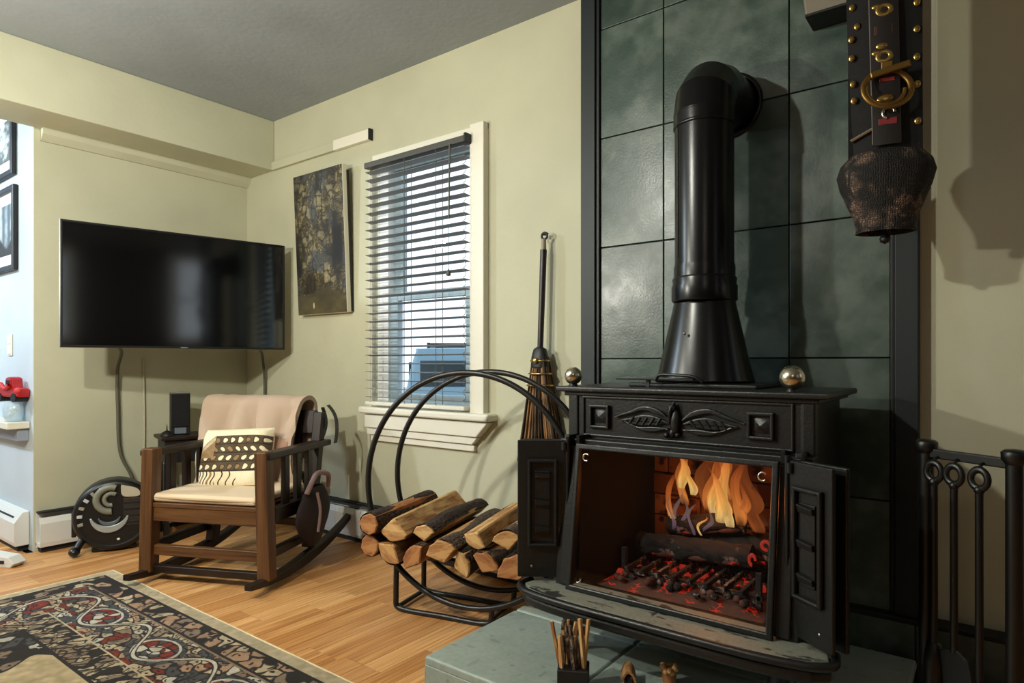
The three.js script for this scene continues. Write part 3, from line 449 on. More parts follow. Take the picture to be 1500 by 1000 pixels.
  const tongues = [[0.05, 0.47, -1.99, 0.2, 0.026, 0.005, Y, 0], [0.075, 0.475, -1.98, 0.25, 0.022, -0.02, Y, 2.1], [0.03, 0.49, -2.0, 0.17, 0.02, -0.02, Y, 3.7], [0.1, 0.48, -2.0, 0.22, 0.022, 0.02, O, 1.2], [0.115, 0.485, -1.99, 0.15, 0.016, 0.015, O, 5.1], [0.06, 0.55, -2.01, 0.19, 0.034, -0.03, O, 2.8], [0.01, 0.5, -2.01, 0.22, 0.024, 0.03, O, 4.2],
    [-0.065, 0.545, -1.985, 0.17, 0.019, -0.03, Y, 4], [-0.045, 0.555, -1.99, 0.13, 0.015, -0.02, Y, 0.8], [-0.075, 0.52, -2.0, 0.19, 0.02, -0.01, O, 2.2], [-0.1, 0.44, -1.965, 0.12, 0.007, -0.004, B, 0.4], [-0.078, 0.44, -1.96, 0.15, 0.008, 0.004, B, 2.6], [-0.055, 0.44, -1.955, 0.14, 0.007, 0.003, B, 4.4], [-0.03, 0.44, -1.955, 0.11, 0.007, 0.008, B, 1.7], [0.02, 0.445, -1.95, 0.1, 0.008, 0.03, B, 5], [0.005, 0.44, -1.945, 0.075, 0.006, 0.01, Y, 3],
    [-0.125, 0.43, -2.01, 0.22, 0.014, 0.02, O, 1.4], [-0.115, 0.43, -1.99, 0.1, 0.012, 0.0, Y, 5.6], [0.09, 0.5, -2.055, 0.25, 0.07, -0.02, S, 0.9], [0.0, 0.5, -2.06, 0.25, 0.06, 0.01, S, 3.3], [0.145, 0.46, -2.03, 0.16, 0.03, -0.02, S, 1.9]];
  for (const [x, y, z, h, w, sw, m, ph] of tongues) part(f, 'flame', flame(x, y, z, h, w, sw, m, ph), m, { keepUV: true });
  const l = new THREE.PointLight(FIRE.color, FIRE.power, 0, 2); l.position.set(SX + 0.04, 0.56, -1.93); l.castShadow = true; l.shadow.radius = 3; scene.add(l);
}

// ---------- television ----------
{
  const t = thing('television', 'wide black flat television on a swing arm, angled out from the cream wall', 'television', [-3.5265, 1.365, -1.6865], 1.37), W = 1.108, H = 0.624;
  part(t, 'housing', [box(-W / 2, W / 2, -H / 2, H / 2, -0.022, -0.004, 0.006), box(-0.38, 0.38, -0.25, 0.12, -0.05, -0.02, 0.012)], M.dark);
  part(t, 'bezel', slab(ringRect(W, H, 0.011), 0.01, 0.003).translate(0, 0, -0.004), mat(0x141416, 0.35));
  part(t, 'edge_trim', slab(ringRect(W + 0.004, H + 0.004, 0.004), 0.012, 0.002).translate(0, 0, -0.016), mat(0x9a978c, 0.35, { metalness: 0.6 }));
  part(t, 'screen', box(-W / 2 + 0.01, W / 2 - 0.01, -H / 2 + 0.01, H / 2 - 0.01, -0.003, 0.001), new THREE.MeshPhysicalMaterial({ color: 0x030405, roughness: 0.09, ior: 1.9 }));
  part(t, 'badge', box(-0.018, 0.018, -H / 2 + 0.002, -H / 2 + 0.008, 0.005, 0.0075, 0.001), mat(0x77777a, 0.4));
  part(t, 'swing_arm', [rod([0, 0, -0.05], [0.02, 0, -0.2], 0.016), rod([0.02, 0, -0.2], [-0.03, 0, -0.4], 0.016), box(-0.1, 0.1, -0.1, 0.1, -0.058, -0.048)], M.dark);
}
one('television_cable', 'grey cable hanging from the left of the television to the round black appliance', 'cable', tube([[-3.6, 1.06, -1.39], [-3.85, 1.02, -1.5], [-3.93, 0.94, -1.513], [-3.945, 0.7, -1.52], [-3.945, 0.46, -1.535], [-3.93, 0.33, -1.585], [-3.93, 0.24, -1.6]], 0.009, 60), M.cordDark);
one('television_cable', 'grey cable hanging from the right of the television down behind the rocking chair', 'cable', tube([[-3.47, 1.06, -2.1], [-3.7, 1.0, -2.26], [-3.72, 0.86, -2.285], [-3.73, 0.5, -2.285], [-3.73, 0.24, -2.285]], 0.008, 50), M.cordDark);
one('television_cable', 'thin white cable running down the wall left of the speaker', 'cable', tube([[-3.955, 1.0, -1.66], [-3.954, 0.6, -1.665], [-3.954, 0.25, -1.66]], 0.004, 30), M.cord);
// ---------- leaning picture by the window ----------
{
  const p = thing('canvas_picture', 'tall dark canvas picture of a mossy rock face leaning off the wall beside the window', 'picture', [-3.096, 1.258, ZB + 0.004], 0); p.rotation.x = 0.045;
  const W = 0.455, H = 0.815, art = tex(384, 640, (u, v) => {
    const wx = u + 0.16 * fbm(u * 7, v * 9, 4), wv2 = v + 0.09 * fbm(u * 8 + 5, v * 8, 4), [a, b, id] = cells(wx * 9, wv2 * 15), [c, d, id2] = cells(wx * 24, wv2 * 40), n = fbm(u * 5 + 4, v * 8, 4);
    let k = mix3([58, 50, 32], [134, 122, 84], id2 * smooth(0.05, 0.3, d - c)); k = mix3(k, [150, 140, 108], smooth(0.0, 0.5, b - a) * smooth(0.55, 0.9, id) * 0.7);
    k = mix3(k, [62, 64, 66], smooth(0.46, 0.62, n) * 0.8); if (b - a < 0.06) k = mix3(k, [18, 16, 12], 0.7); k = mix3(k, [30, 26, 18], 0.75 * smooth(0.5, 0.7, fbm(u * 6 + 9, v * 9 + 2, 4)));
    const left = smooth(0.12, 0.02, u - 0.05 * Math.sin(v * 7)) * smooth(0.75, 0.5, v) * smooth(0.2, 0.35, v); k = mix3(k, [16, 13, 10], left);
    const right = smooth(0.14, 0.06, Math.abs(u - 0.86 - 0.06 * (v - 0.5))) * smooth(0.7, 0.55, v) * smooth(0.2, 0.4, v); k = mix3(k, [20, 18, 16], right);
    if (v < 0.14 + 0.12 * Math.max(0, 0.5 - Math.abs(u - 0.62)) - 0.04 * u) k = mix3([98, 88, 56], [52, 48, 36], fbm(u * 6, v * 20, 3));
    if (Math.hypot((u - 0.34) * 1.6, v - 0.06) < 0.022) k = [196, 186, 150];
    return k;
  });
  const g = box(-W / 2, W / 2, 0, H, 0.0, 0.04, 0.004); part(p, 'canvas_edge', g, mat(0xd9d3bd, 0.8));
  part(p, 'printed_face', grid(1, 1, (u, v) => [(u - 0.5) * (W - 0.004), 0.002 + v * (H - 0.004), 0.0405]), mat(0xffffff, 0.75, { map: art }), { keepUV: true });
  part(p, 'shadow_strip', box(W / 2 - 0.012, W / 2 + 0.004, 0.004, H - 0.03, -0.002, 0.012), M.dark);  // dark strip drawn for the shadow along the canvas's right edge
}
// ---------- rocking chair ----------
{
  const c = thing('rocking_chair', 'brown wooden rocking chair with slatted sides and curved runners', 'rocking chair', [-2.768, 0.0, -1.392], 0.441);
  const A = M.chair, D = M.chairDark;
  for (const m of [-1, 1]) {
    const x = m * 0.285 + (m > 0 ? 0.022 : 0);
    part(c, 'front_post', T(box(-0.03, 0.03, 0, 0.55, -0.03, 0.03, 0.006), x, 0.045, -0.03, 0, 0, m * 0.03), A, { grain: 1 });
    part(c, 'rear_post', T(box(-0.024, 0.024, 0, 0.66, -0.024, 0.024, 0.005), x * 0.9, 0.075, -0.42, -0.18, 0, 0), D, { grain: 1 });
    part(c, 'armrest', box(x - 0.04, x + 0.03, 0.558, 0.588, -0.56, -0.01, 0.008).translate(-m * 0.008, 0, 0), D, { grain: 2 });
    for (const z of [-0.17, -0.27, -0.37]) part(c, 'side_slat', box(x - 0.012, x + 0.012, 0.34, 0.56, z - 0.02, z + 0.02, 0.004), D, { grain: 1 });
    part(c, 'side_rail', box(x - 0.02, x + 0.02, 0.28, 0.345, -0.44, -0.06, 0.005), D, { grain: 2 });
    part(c, 'side_rail', box(x - 0.016, x + 0.016, 0.13, 0.17, -0.42, -0.06, 0.005), D, { grain: 2 });
    const run = []; for (let i = 0; i <= 20; i++) { const z = 0.1 - i * 0.045; run.push([z, 0.012 + 0.32 * (z + 0.2) ** 2]); }
    const up = run.map(([z, y]) => [z, y + 0.055 - 0.03 * Math.abs(z + 0.35) / 0.45]).reverse();
    part(c, 'runner', slab(shape(run.concat(up).map(([z, y]) => [-z, y])), 0.04, 0.006).rotateY(Math.PI / 2).translate(x * 0.99 - 0.02, 0, 0), D, { grain: 2 });
  }
  part(c, 'seat_rail', box(-0.27, 0.27, 0.272, 0.342, -0.055, -0.015, 0.005), A, { grain: 0 });
  part(c, 'seat_board', box(-0.27, 0.27, 0.335, 0.355, -0.44, -0.01, 0.004), A, { grain: 0 });
  part(c, 'front_stretcher', box(-0.27, 0.27, 0.118, 0.164, -0.05, -0.022, 0.005), A, { grain: 0 });
  part(c, 'rear_stretcher', box(-0.26, 0.26, 0.18, 0.215, -0.43, -0.405, 0.005), A, { grain: 0 });
  part(c, 'runner_stretcher', box(-0.27, 0.27, 0.04, 0.072, -0.05, -0.02, 0.004), D, { grain: 0 });
  part(c, 'seat_support', box(-0.265, 0.265, 0.275, 0.33, -0.44, -0.41, 0.004), D, { grain: 0 });
  part(c, 'top_rail', T(box(-0.26, 0.26, 0.55, 0.67, -0.014, 0.014, 0.006), 0, 0.075, -0.42, -0.18, 0, 0), D, { grain: 0 });
  for (const x of [-0.18, -0.09, 0, 0.09, 0.18]) part(c, 'back_slat', T(box(x - 0.022, x + 0.022, 0.27, 0.59, -0.008, 0.008, 0.003), 0, 0.075, -0.42, -0.18, 0, 0), D, { grain: 1 });
}
const CH0 = (x, y, z) => { const c = Math.cos(0.441), s = Math.sin(0.441); return [-2.768 + x * c + z * s, y, -1.392 - x * s + z * c]; };
{
  const cloth = (c, o = {}) => mat(c, 0.95, { bumpMap: grey(128, 128, (u, v) => 0.5 + 0.5 * Math.sin(u * 256 * 1.57) * Math.sin(v * 256 * 1.57), [12, 12]), bumpScale: 0.0008, ...o });
  const wv = (u, v) => fbm(u * 9, v * 5, 3);
  const t = thing('throw_blanket', 'dusty pink folded blanket draped over the back of the rocking chair', 'blanket', CH0(0, 0, 0), 0.441);
  // the drape runs from behind, over the top rail, down the front
  const path = (v, u) => { const L = v * 0.82; let y, z; const top = 0.772, zt = -0.542; if (L < 0.26) { y = top - 0.02 - (0.26 - L); z = zt - 0.048 + (0.26 - L) * 0.17; } else if (L < 0.38) { const a = (L - 0.26) / 0.12 * Math.PI; y = top - 0.02 + 0.036 * Math.sin(a); z = zt - 0.048 * Math.cos(a); } else { const q = L - 0.38; y = top - 0.02 - q * 0.98; z = zt + 0.048 + q * 0.2; } return [y, z]; };
  part(t, 'drape', sheet(44, 60, 0.022, (u, v) => { const [y, z] = path(v * (0.96 + 0.06 * Math.sin(u * 9)), u), f = clamp((v - 0.4) * 3), fold = 0.022 * Math.sin(u * 22 + 5 * v + 3 * wv(u, v)) * f + 0.018 * (wv(u * 2, v * 2) - 0.5) * f; return [(u - 0.5) * 0.58 - 0.06 + 0.016 * Math.sin(v * 7 + u) - 0.05 * f * (u - 0.3), y + 0.012 * (wv(u + 4, 0.2) - 0.5), z + 0.012 + fold]; }), cloth(0xb69e88));
  part(t, 'folded_edge', sheet(36, 12, 0.02, (u, v) => { const a = v * 1.0; return [(u - 0.5) * 0.44 - 0.04, 0.6 - a * 0.06 + 0.012 * Math.sin(u * 12), -0.43 + a * 0.02 + 0.012 * Math.sin(u * 17 + 1) + 0.012 * Math.sin(a * 3.1)]; }), cloth(0xa6836f));
  const s = thing('seat_pad', 'pale flat seat pad on the rocking chair', 'seat cushion', CH0(0, 0.3565, -0.22), 0.441);
  part(s, 'pad', [box(-0.262, 0.262, 0, 0.038, -0.2, 0.205, 0.017)], cloth(0xdcc4a4)); part(s, 'piping', tube([[-0.258, 0.02, 0.2], [0, 0.02, 0.207], [0.258, 0.02, 0.2]], 0.005, 20), cloth(0xb49a78));
  const print = tex(512, 448, (u, v) => {
    const cream = [240, 228, 192], ink = [44, 34, 24], tan = [160, 128, 88]; let k = cream;
    const X = u * 9 + 0.2 * Math.sin(v * 30), r = Math.floor(v * 7), fx = X - Math.floor(X), fv = v * 7 - r;
    if (v > 0.3 && v < 0.86) { k = mix3([70, 56, 38], [110, 90, 62], fbm(u * 9, v * 9, 3)); const cx = Math.hypot((fx - 0.5) * 1.1, (fv - 0.48) * (1 + 0.3 * hash(Math.floor(X), r))); if (cx < 0.26 + 0.1 * hash(Math.floor(X) + 3, r)) k = hash(Math.floor(X), r + 9) > 0.25 ? cream : tan; if (Math.abs(fv - 0.06) < 0.05 || (cx < 0.4 && cx > 0.34)) k = ink; }
    if (v > 0.5 && u < 0.26) { k = tan; if (Math.abs(v - 0.58 - u * 0.9) < 0.035) k = [214, 196, 160]; if (v > 0.63 + u * 0.9) k = cream; }
    if (v < 0.3) { k = cream; const w = Math.abs(((u * 9 + 0.3 * Math.sin(v * 20)) % 1) - 0.5); if (w < 0.08 && u < 0.62) k = ink; if (w > 0.36 && u < 0.3) k = tan; if (v < 0.06) k = mix3(cream, ink, 0.5); if (Math.abs(v - 0.29) < 0.012) k = ink; }
    return mix3(k, ink, 0.25 * fbm(u * 30, v * 30, 2) * (k === cream ? 0.3 : 1));
  });
  const pl = thing('throw_pillow', 'cream and dark brown printed throw pillow propped in the rocking chair', 'pillow', CH0(-0.045, 0.372, -0.29), 0.441); pl.rotation.order = 'YXZ'; pl.rotation.x = -0.3; pl.rotation.z = 0.06;
  part(pl, 'cover', pillowGeo(0.37, 0.3, 0.12, 6).map((g) => g.translate(0, 0.14, 0)), mat(0xffffff, 0.95, { map: print }), { keepUV: true });
  part(pl, 'seam', Array.from({ length: 1 }, () => { const pts = []; for (let i = 0; i < 40; i++) { const a = i / 40 * Math.PI * 2, c = Math.cos(a), q = Math.sin(a), k = 1 / Math.pow(Math.abs(c) ** 6 + Math.abs(q) ** 6, 1 / 6); pts.push([c * k * 0.178, 0.14 + q * k * 0.144, 0]); } return tube(pts, 0.004, 120, 6, true); })[0], mat(0xd8c8a0, 0.9));
  // dangling strap, bag
  const st = thing('hanging_strap', 'black strap with two tails dangling from the top right of the rocking chair', 'strap', CH0(0, 0, 0), 0.441);
  part(st, 'strap_tail', sheet(3, 30, 0.004, (u, v) => [0.3 + 0.05 * Math.sin(v * 2.2), 0.76 - 0.2 * v + 0.03 * Math.sin(v * 3), -0.58 + (u - 0.5) * 0.03]), M.dark);
  part(st, 'strap_tail', sheet(3, 30, 0.004, (u, v) => [0.285 + 0.02 * Math.sin(v * 5), 0.75 - 0.25 * v, -0.55 + (u - 0.5) * 0.03]), M.dark);
  const bag = thing('shoulder_bag', 'dark plum fabric bag hanging at the right side of the rocking chair', 'bag', CH0(0.375, 0, -0.3), 0.441), bm = cloth(0x2c2224);
  part(bag, 'bag_body', grid(24, 24, (u, v) => { const a = u * Math.PI * 2, y = 0.13 + v * 0.27, w = Math.sin(Math.PI * (0.12 + v * 0.72)) * (1 + 0.12 * Math.sin(a * 3 + v * 5)); return [Math.cos(a) * 0.042 * w, y, Math.sin(a) * 0.13 * w]; }), bm);
  part(bag, 'strap', tube([[0.02, 0.38, 0.1], [0.03, 0.43, 0.07], [0.02, 0.46, 0], [0.03, 0.44, -0.08], [0.02, 0.38, -0.1]], 0.012, 30, 8), cloth(0x947a76), { label: 'pale pink strap' }); part(bag, 'strap_tail', tube([[0.045, 0.38, 0.05], [0.055, 0.3, 0.04], [0.05, 0.2, 0.05]], 0.007, 20, 8), cloth(0x947a76), { label: 'pale pink strap tail' });
}
// ---------- side table, speaker and small things ----------
{
  const t = thing('side_table', 'small dark side table behind the rocking chair', 'table', [-3.735, 0, -1.79], 1.3);
  part(t, 'table_top', box(-0.14, 0.14, 0.545, 0.565, -0.13, 0.13, 0.006), M.chairDark, { grain: 0 }); part(t, 'drawer_box', box(-0.12, 0.12, 0.42, 0.545, -0.115, 0.115, 0.004), M.dark);
  for (const x of [-0.11, 0.11]) for (const z of [-0.105, 0.105]) part(t, 'leg', box(x - 0.014, x + 0.014, 0, 0.42, z - 0.014, z + 0.014, 0.003), M.dark);
  part(t, 'lower_shelf', box(-0.12, 0.12, 0.16, 0.178, -0.115, 0.115, 0.003), M.chairDark, { grain: 0 });
  const s = thing('speaker', 'slim upright black speaker on the small side table', 'speaker', [-3.76, 0.566, -1.775], 1.2);
  part(s, 'cabinet', box(-0.05, 0.05, 0, 0.235, -0.06, 0.05, 0.005), M.dark); part(s, 'grille', box(-0.045, 0.045, 0.045, 0.23, 0.05, 0.055, 0.002), mat(0x050608, 0.9)); part(s, 'top_cap', box(-0.05, 0.05, 0.235, 0.24, -0.06, 0.05, 0.002), mat(0x8a8880, 0.4)); part(s, 'control_plate', box(-0.03, 0.03, 0.006, 0.04, 0.05, 0.055, 0.002), mat(0x6a7078, 0.35));
  const d = thing('figurine', 'small dark spiked ornament at the left end of the side table', 'ornament', [-3.72, 0.566, -1.685], 0);
  part(d, 'dome', lathe([[0.034, 0], [0.034, 0.004], [0.026, 0.018], [0.01, 0.028], [0, 0.03]], 24), M.dark); part(d, 'spike', lathe([[0.004, 0.026], [0.003, 0.05], [0, 0.07]], 10), M.dark);
}
{
  const t = thing('round_appliance', 'round black floor appliance with grey crescent insets under the television', 'appliance', [-3.70, 0.187, -1.41], 1.16), R = 0.183, g = mat(0x8a8a80, 0.4), pale = mat(0xb8b09a, 0.5), sil = mat(0xb4bcc0, 0.3, { metalness: 0.5 });
  part(t, 'drum', lathe([[0, -0.08], [R - 0.02, -0.08], [R, -0.06], [R, 0.05], [R - 0.012, 0.068], [R - 0.03, 0.07], [R - 0.034, 0.06], [0, 0.06]], 72).rotateX(Math.PI / 2), M.black);
  const cres = (r0, r1, a0, a1, off) => { const p = []; for (let i = 0; i <= 24; i++) { const a = lerp(a0, a1, i / 24); p.push([Math.cos(a) * r1, Math.sin(a) * r1]); } for (let i = 24; i >= 0; i--) { const a = lerp(a0, a1, i / 24), e = Math.sin(Math.PI * i / 24); p.push([Math.cos(a) * r1 * (1 - (1 - r0 / r1) * (0.25 + 0.75 * e)), Math.sin(a) * r1 * (1 - (1 - r0 / r1) * (0.25 + 0.75 * e)) + off * e]); } return shape(p); };
  part(t, 'crescent_inset', slab(cres(0.05, 0.085, Math.PI * 1.02, Math.PI * 1.98, 0), 0.014, 0.003).translate(-0.02, 0.0, 0.058), sil); part(t, 'crescent_inset', slab(cres(0.03, 0.05, Math.PI * 1.05, Math.PI * 1.95, 0), 0.016, 0.003).translate(-0.02, 0.0, 0.058), mat(0x59636a, 0.35));
  part(t, 'hose', [torus(0.062, 0.017, 3.6, 10, 30).rotateZ(1.2).translate(-0.015, 0.085, 0.066), torus(0.03, 0.011, 4, 10, 24).rotateZ(0.9).translate(-0.012, 0.085, 0.066)], mat(0x77786a, 0.5));
  part(t, 'pale_panel', slab(splineShape([[0.03, 0.16], [0.1, 0.135], [0.12, 0.105], [0.105, 0.09], [0.05, 0.092], [0.032, 0.11]]), 0.014, 0.004).translate(0, 0, 0.056), pale);
  part(t, 'vent_panel', box(0.04, 0.14, -0.06, 0.085, 0.056, 0.064, 0.004), mat(0x25201c, 0.5));
  for (let i = 0; i < 4; i++) part(t, 'vent_slat', box(0.045, 0.135, -0.045 + i * 0.034, -0.034 + i * 0.034, 0.062, 0.068, 0.002), M.dark);
  for (let i = 0; i < 6; i++) { const a = Math.PI * (0.62 + i * 0.09); part(t, 'rim_lug', T(box(-0.012, 0.012, -0.008, 0.008, -0.004, 0.008, 0.003), Math.cos(a) * 0.148, Math.sin(a) * 0.148, 0.064, 0, 0, a), i % 2 ? g : mat(0xb9c0c4, 0.35)); }
  part(t, 'white_button', [ball(0.008, 0.02, -0.125, 0.062, 1, 0.8, 0.5, 12), ball(0.008, 0.125, 0.1, 0.062, 1, 1, 0.5, 12)], M.white);
  part(t, 'foot', [rod([-0.13, -0.1, 0.03], [-0.165, -0.16, 0.08], 0.018), ball(0.026, -0.168, -0.16, 0.085, 1, 0.9, 1.3, 16), box(-0.1, 0.1, -0.186, -0.16, -0.05, 0.04, 0.01)], M.black);
  part(t, 'side_hinge', box(-0.186, -0.165, -0.1, 0.03, -0.03, 0.03, 0.005), M.black);
}
one('heater_valve', 'black two-knobbed valve stem rising behind the rocking chair', 'valve', [tube([[-3.2, 0.18, -2.215], [-3.2, 0.24, -2.2], [-3.18, 0.3, -2.2], [-3.18, 0.345, -2.2]], 0.006, 20), ball(0.018, -3.18, 0.33, -2.19, 0.9, 1.4, 0.9, 14), ball(0.016, -3.215, 0.355, -2.19, 1.7, 0.7, 0.8, 14)], M.dark);

// ---------- side room: shelf, truck, jar, pictures, switch, heater ----------
{
  const ph = (k) => tex(192, 256, (u, v) => { const n = fbm(u * 5 + k, v * 5, 4), s = smooth(0.2, 0.3, v + 0.1 * Math.sin(u * 9 + k)) ; return k ? mix3([34, 28, 26], mix3([70, 84, 92], [200, 206, 206], Math.abs(((u * 4) % 1) - 0.5) * 2 * n * 1.5), s) : mix3([90, 96, 94], [206, 212, 208], smooth(0.35, 0.7, n)); });
  const frame = (label, x0, x1, y0, y1, k) => { const t = thing('framed_picture', label, 'picture', [(x0 + x1) / 2, (y0 + y1) / 2, -1.128]), w = x1 - x0, h = y1 - y0; part(t, 'frame', slab(ringRect(w, h, 0.03), 0.024, 0.004), M.dark); part(t, 'mat_board', box(-w / 2 + 0.02, w / 2 - 0.02, -h / 2 + 0.02, h / 2 - 0.02, 0, 0.008), mat(0xf2f2ee, 0.8)); part(t, 'print', grid(1, 1, (u, v) => [(u - 0.5) * (w - 0.15), (v - 0.5) * (h - 0.18), 0.0085]), mat(0xffffff, 0.6, { map: ph(k) }), { keepUV: true }); };
  frame('black framed picture with white mat at the far left, the lower of two', -4.72, -4.2, 1.476, 1.935, 1); frame('black framed pale picture at the far left, the upper of two', -4.76, -4.223, 1.994, 2.4, 0);
  const s = thing('light_switch', 'white double light switch on the blue-lit wall', 'light switch', [-4.326, 1.074, -1.129]); part(s, 'plate', box(-0.035, 0.035, -0.06, 0.06, 0, 0.006, 0.003), M.white); for (const y of [-0.027, 0.027]) part(s, 'rocker', T(box(-0.02, 0.02, -0.022, 0.022, 0, 0.009, 0.003), 0, y, 0.004, 0.08, 0, 0), mat(0xf2f2f0, 0.3));
  const sh = thing('wall_shelf', 'grey shelf on the blue-lit wall at the far left', 'shelf', [-4.36, 0.67, -1.13]); part(sh, 'board', box(-0.36, 0.35, -0.035, 0, 0.001, 0.1, 0.005), mat(0xd8d4c4, 0.5)); part(sh, 'bracket_panel', box(-0.36, 0.33, -0.1, -0.035, 0.001, 0.05, 0.004), mat(0x8a92a0, 0.6));
  const j = thing('glass_bowl', 'clear glass bowl on the far left shelf', 'bowl', [-4.1, 0.671, -1.08]); part(j, 'glass', lathe([[0.0, 0.002], [0.05, 0.002], [0.066, 0.03], [0.066, 0.07], [0.05, 0.1], [0.046, 0.1], [0.061, 0.07], [0.061, 0.032], [0.048, 0.008], [0, 0.008]], 40).scale(1, 1, 0.65), new THREE.MeshPhysicalMaterial({ color: 0xf2f8fa, roughness: 0.05, transmission: 0.8, thickness: 0, ior: 1.45 })); for (let i = 0; i < 6; i++) part(j, 'ice_chip', new THREE.IcosahedronGeometry(0.014, 0).translate(rr(-0.03, 0.03), 0.03 + i * 0.008, rr(-0.015, 0.015)), mat(0xe6eef2, 0.2));
  const tr = thing('toy_truck', 'small red ornamental truck standing above the glass bowl', 'ornament', [-4.1, 0.772, -1.08], 0.2), red = mat(0xa3161c, 0.3), rib = mat(0xc23a3a, 0.7);
  part(tr, 'body', slab(splineShape([[-0.11, 0.025], [-0.11, 0.07], [-0.03, 0.075], [-0.015, 0.125], [0.035, 0.125], [0.05, 0.08], [0.1, 0.07], [0.105, 0.028]]), 0.055, 0.008).translate(0, 0, -0.027), red); for (const x of [-0.07, 0.06]) part(tr, 'wheel', new THREE.CylinderGeometry(0.023, 0.023, 0.062, 20).rotateX(Math.PI / 2).translate(x, 0.024, 0), M.dark);
  part(tr, 'checked_ribbon', [tube([[-0.1, 0.08, 0.03], [-0.05, 0.095, 0.036], [0, 0.07, 0.036], [0.04, 0.09, 0.036]], 0.011, 24), ball(0.02, 0.085, 0.06, 0.02, 1, 0.9, 0.8, 14)], rib); part(tr, 'cab_window', box(-0.012, 0.03, 0.088, 0.114, 0.024, 0.03, 0.003), M.dark);
  const bh = thing('baseboard_heater', 'white baseboard heater along the foot of the blue-lit wall', 'baseboard heater', [-5.6, 0, -1.128]); part(bh, 'cover', [slab(shape([[0, 0.03], [0.06, 0.03], [0.066, 0.05], [0.066, 0.15], [0.03, 0.2], [0, 0.205]]), 1.58, 0.003).rotateY(-Math.PI / 2).translate(1.58, 0, 0)], M.heater); part(bh, 'end_slot', box(1.2, 1.52, 0.172, 0.176, 0.046, 0.056), M.slot); part(bh, 'toe_gap', box(0.02, 1.56, 0, 0.03, 0, 0.045), M.slot);
  const ed = thing('floor_register', 'small slanted white metal vent on the floor at the far left', 'vent', [-3.86, 0, -0.985], 0.5); part(ed, 'cover', slab(shape([[-0.12, 0], [0.1, 0], [0.12, 0.02], [0.09, 0.05], [-0.12, 0.07]]), 0.07, 0.004), M.heater); part(ed, 'slot', box(-0.11, 0.07, 0.02, 0.035, 0.068, 0.074), M.slot);
}
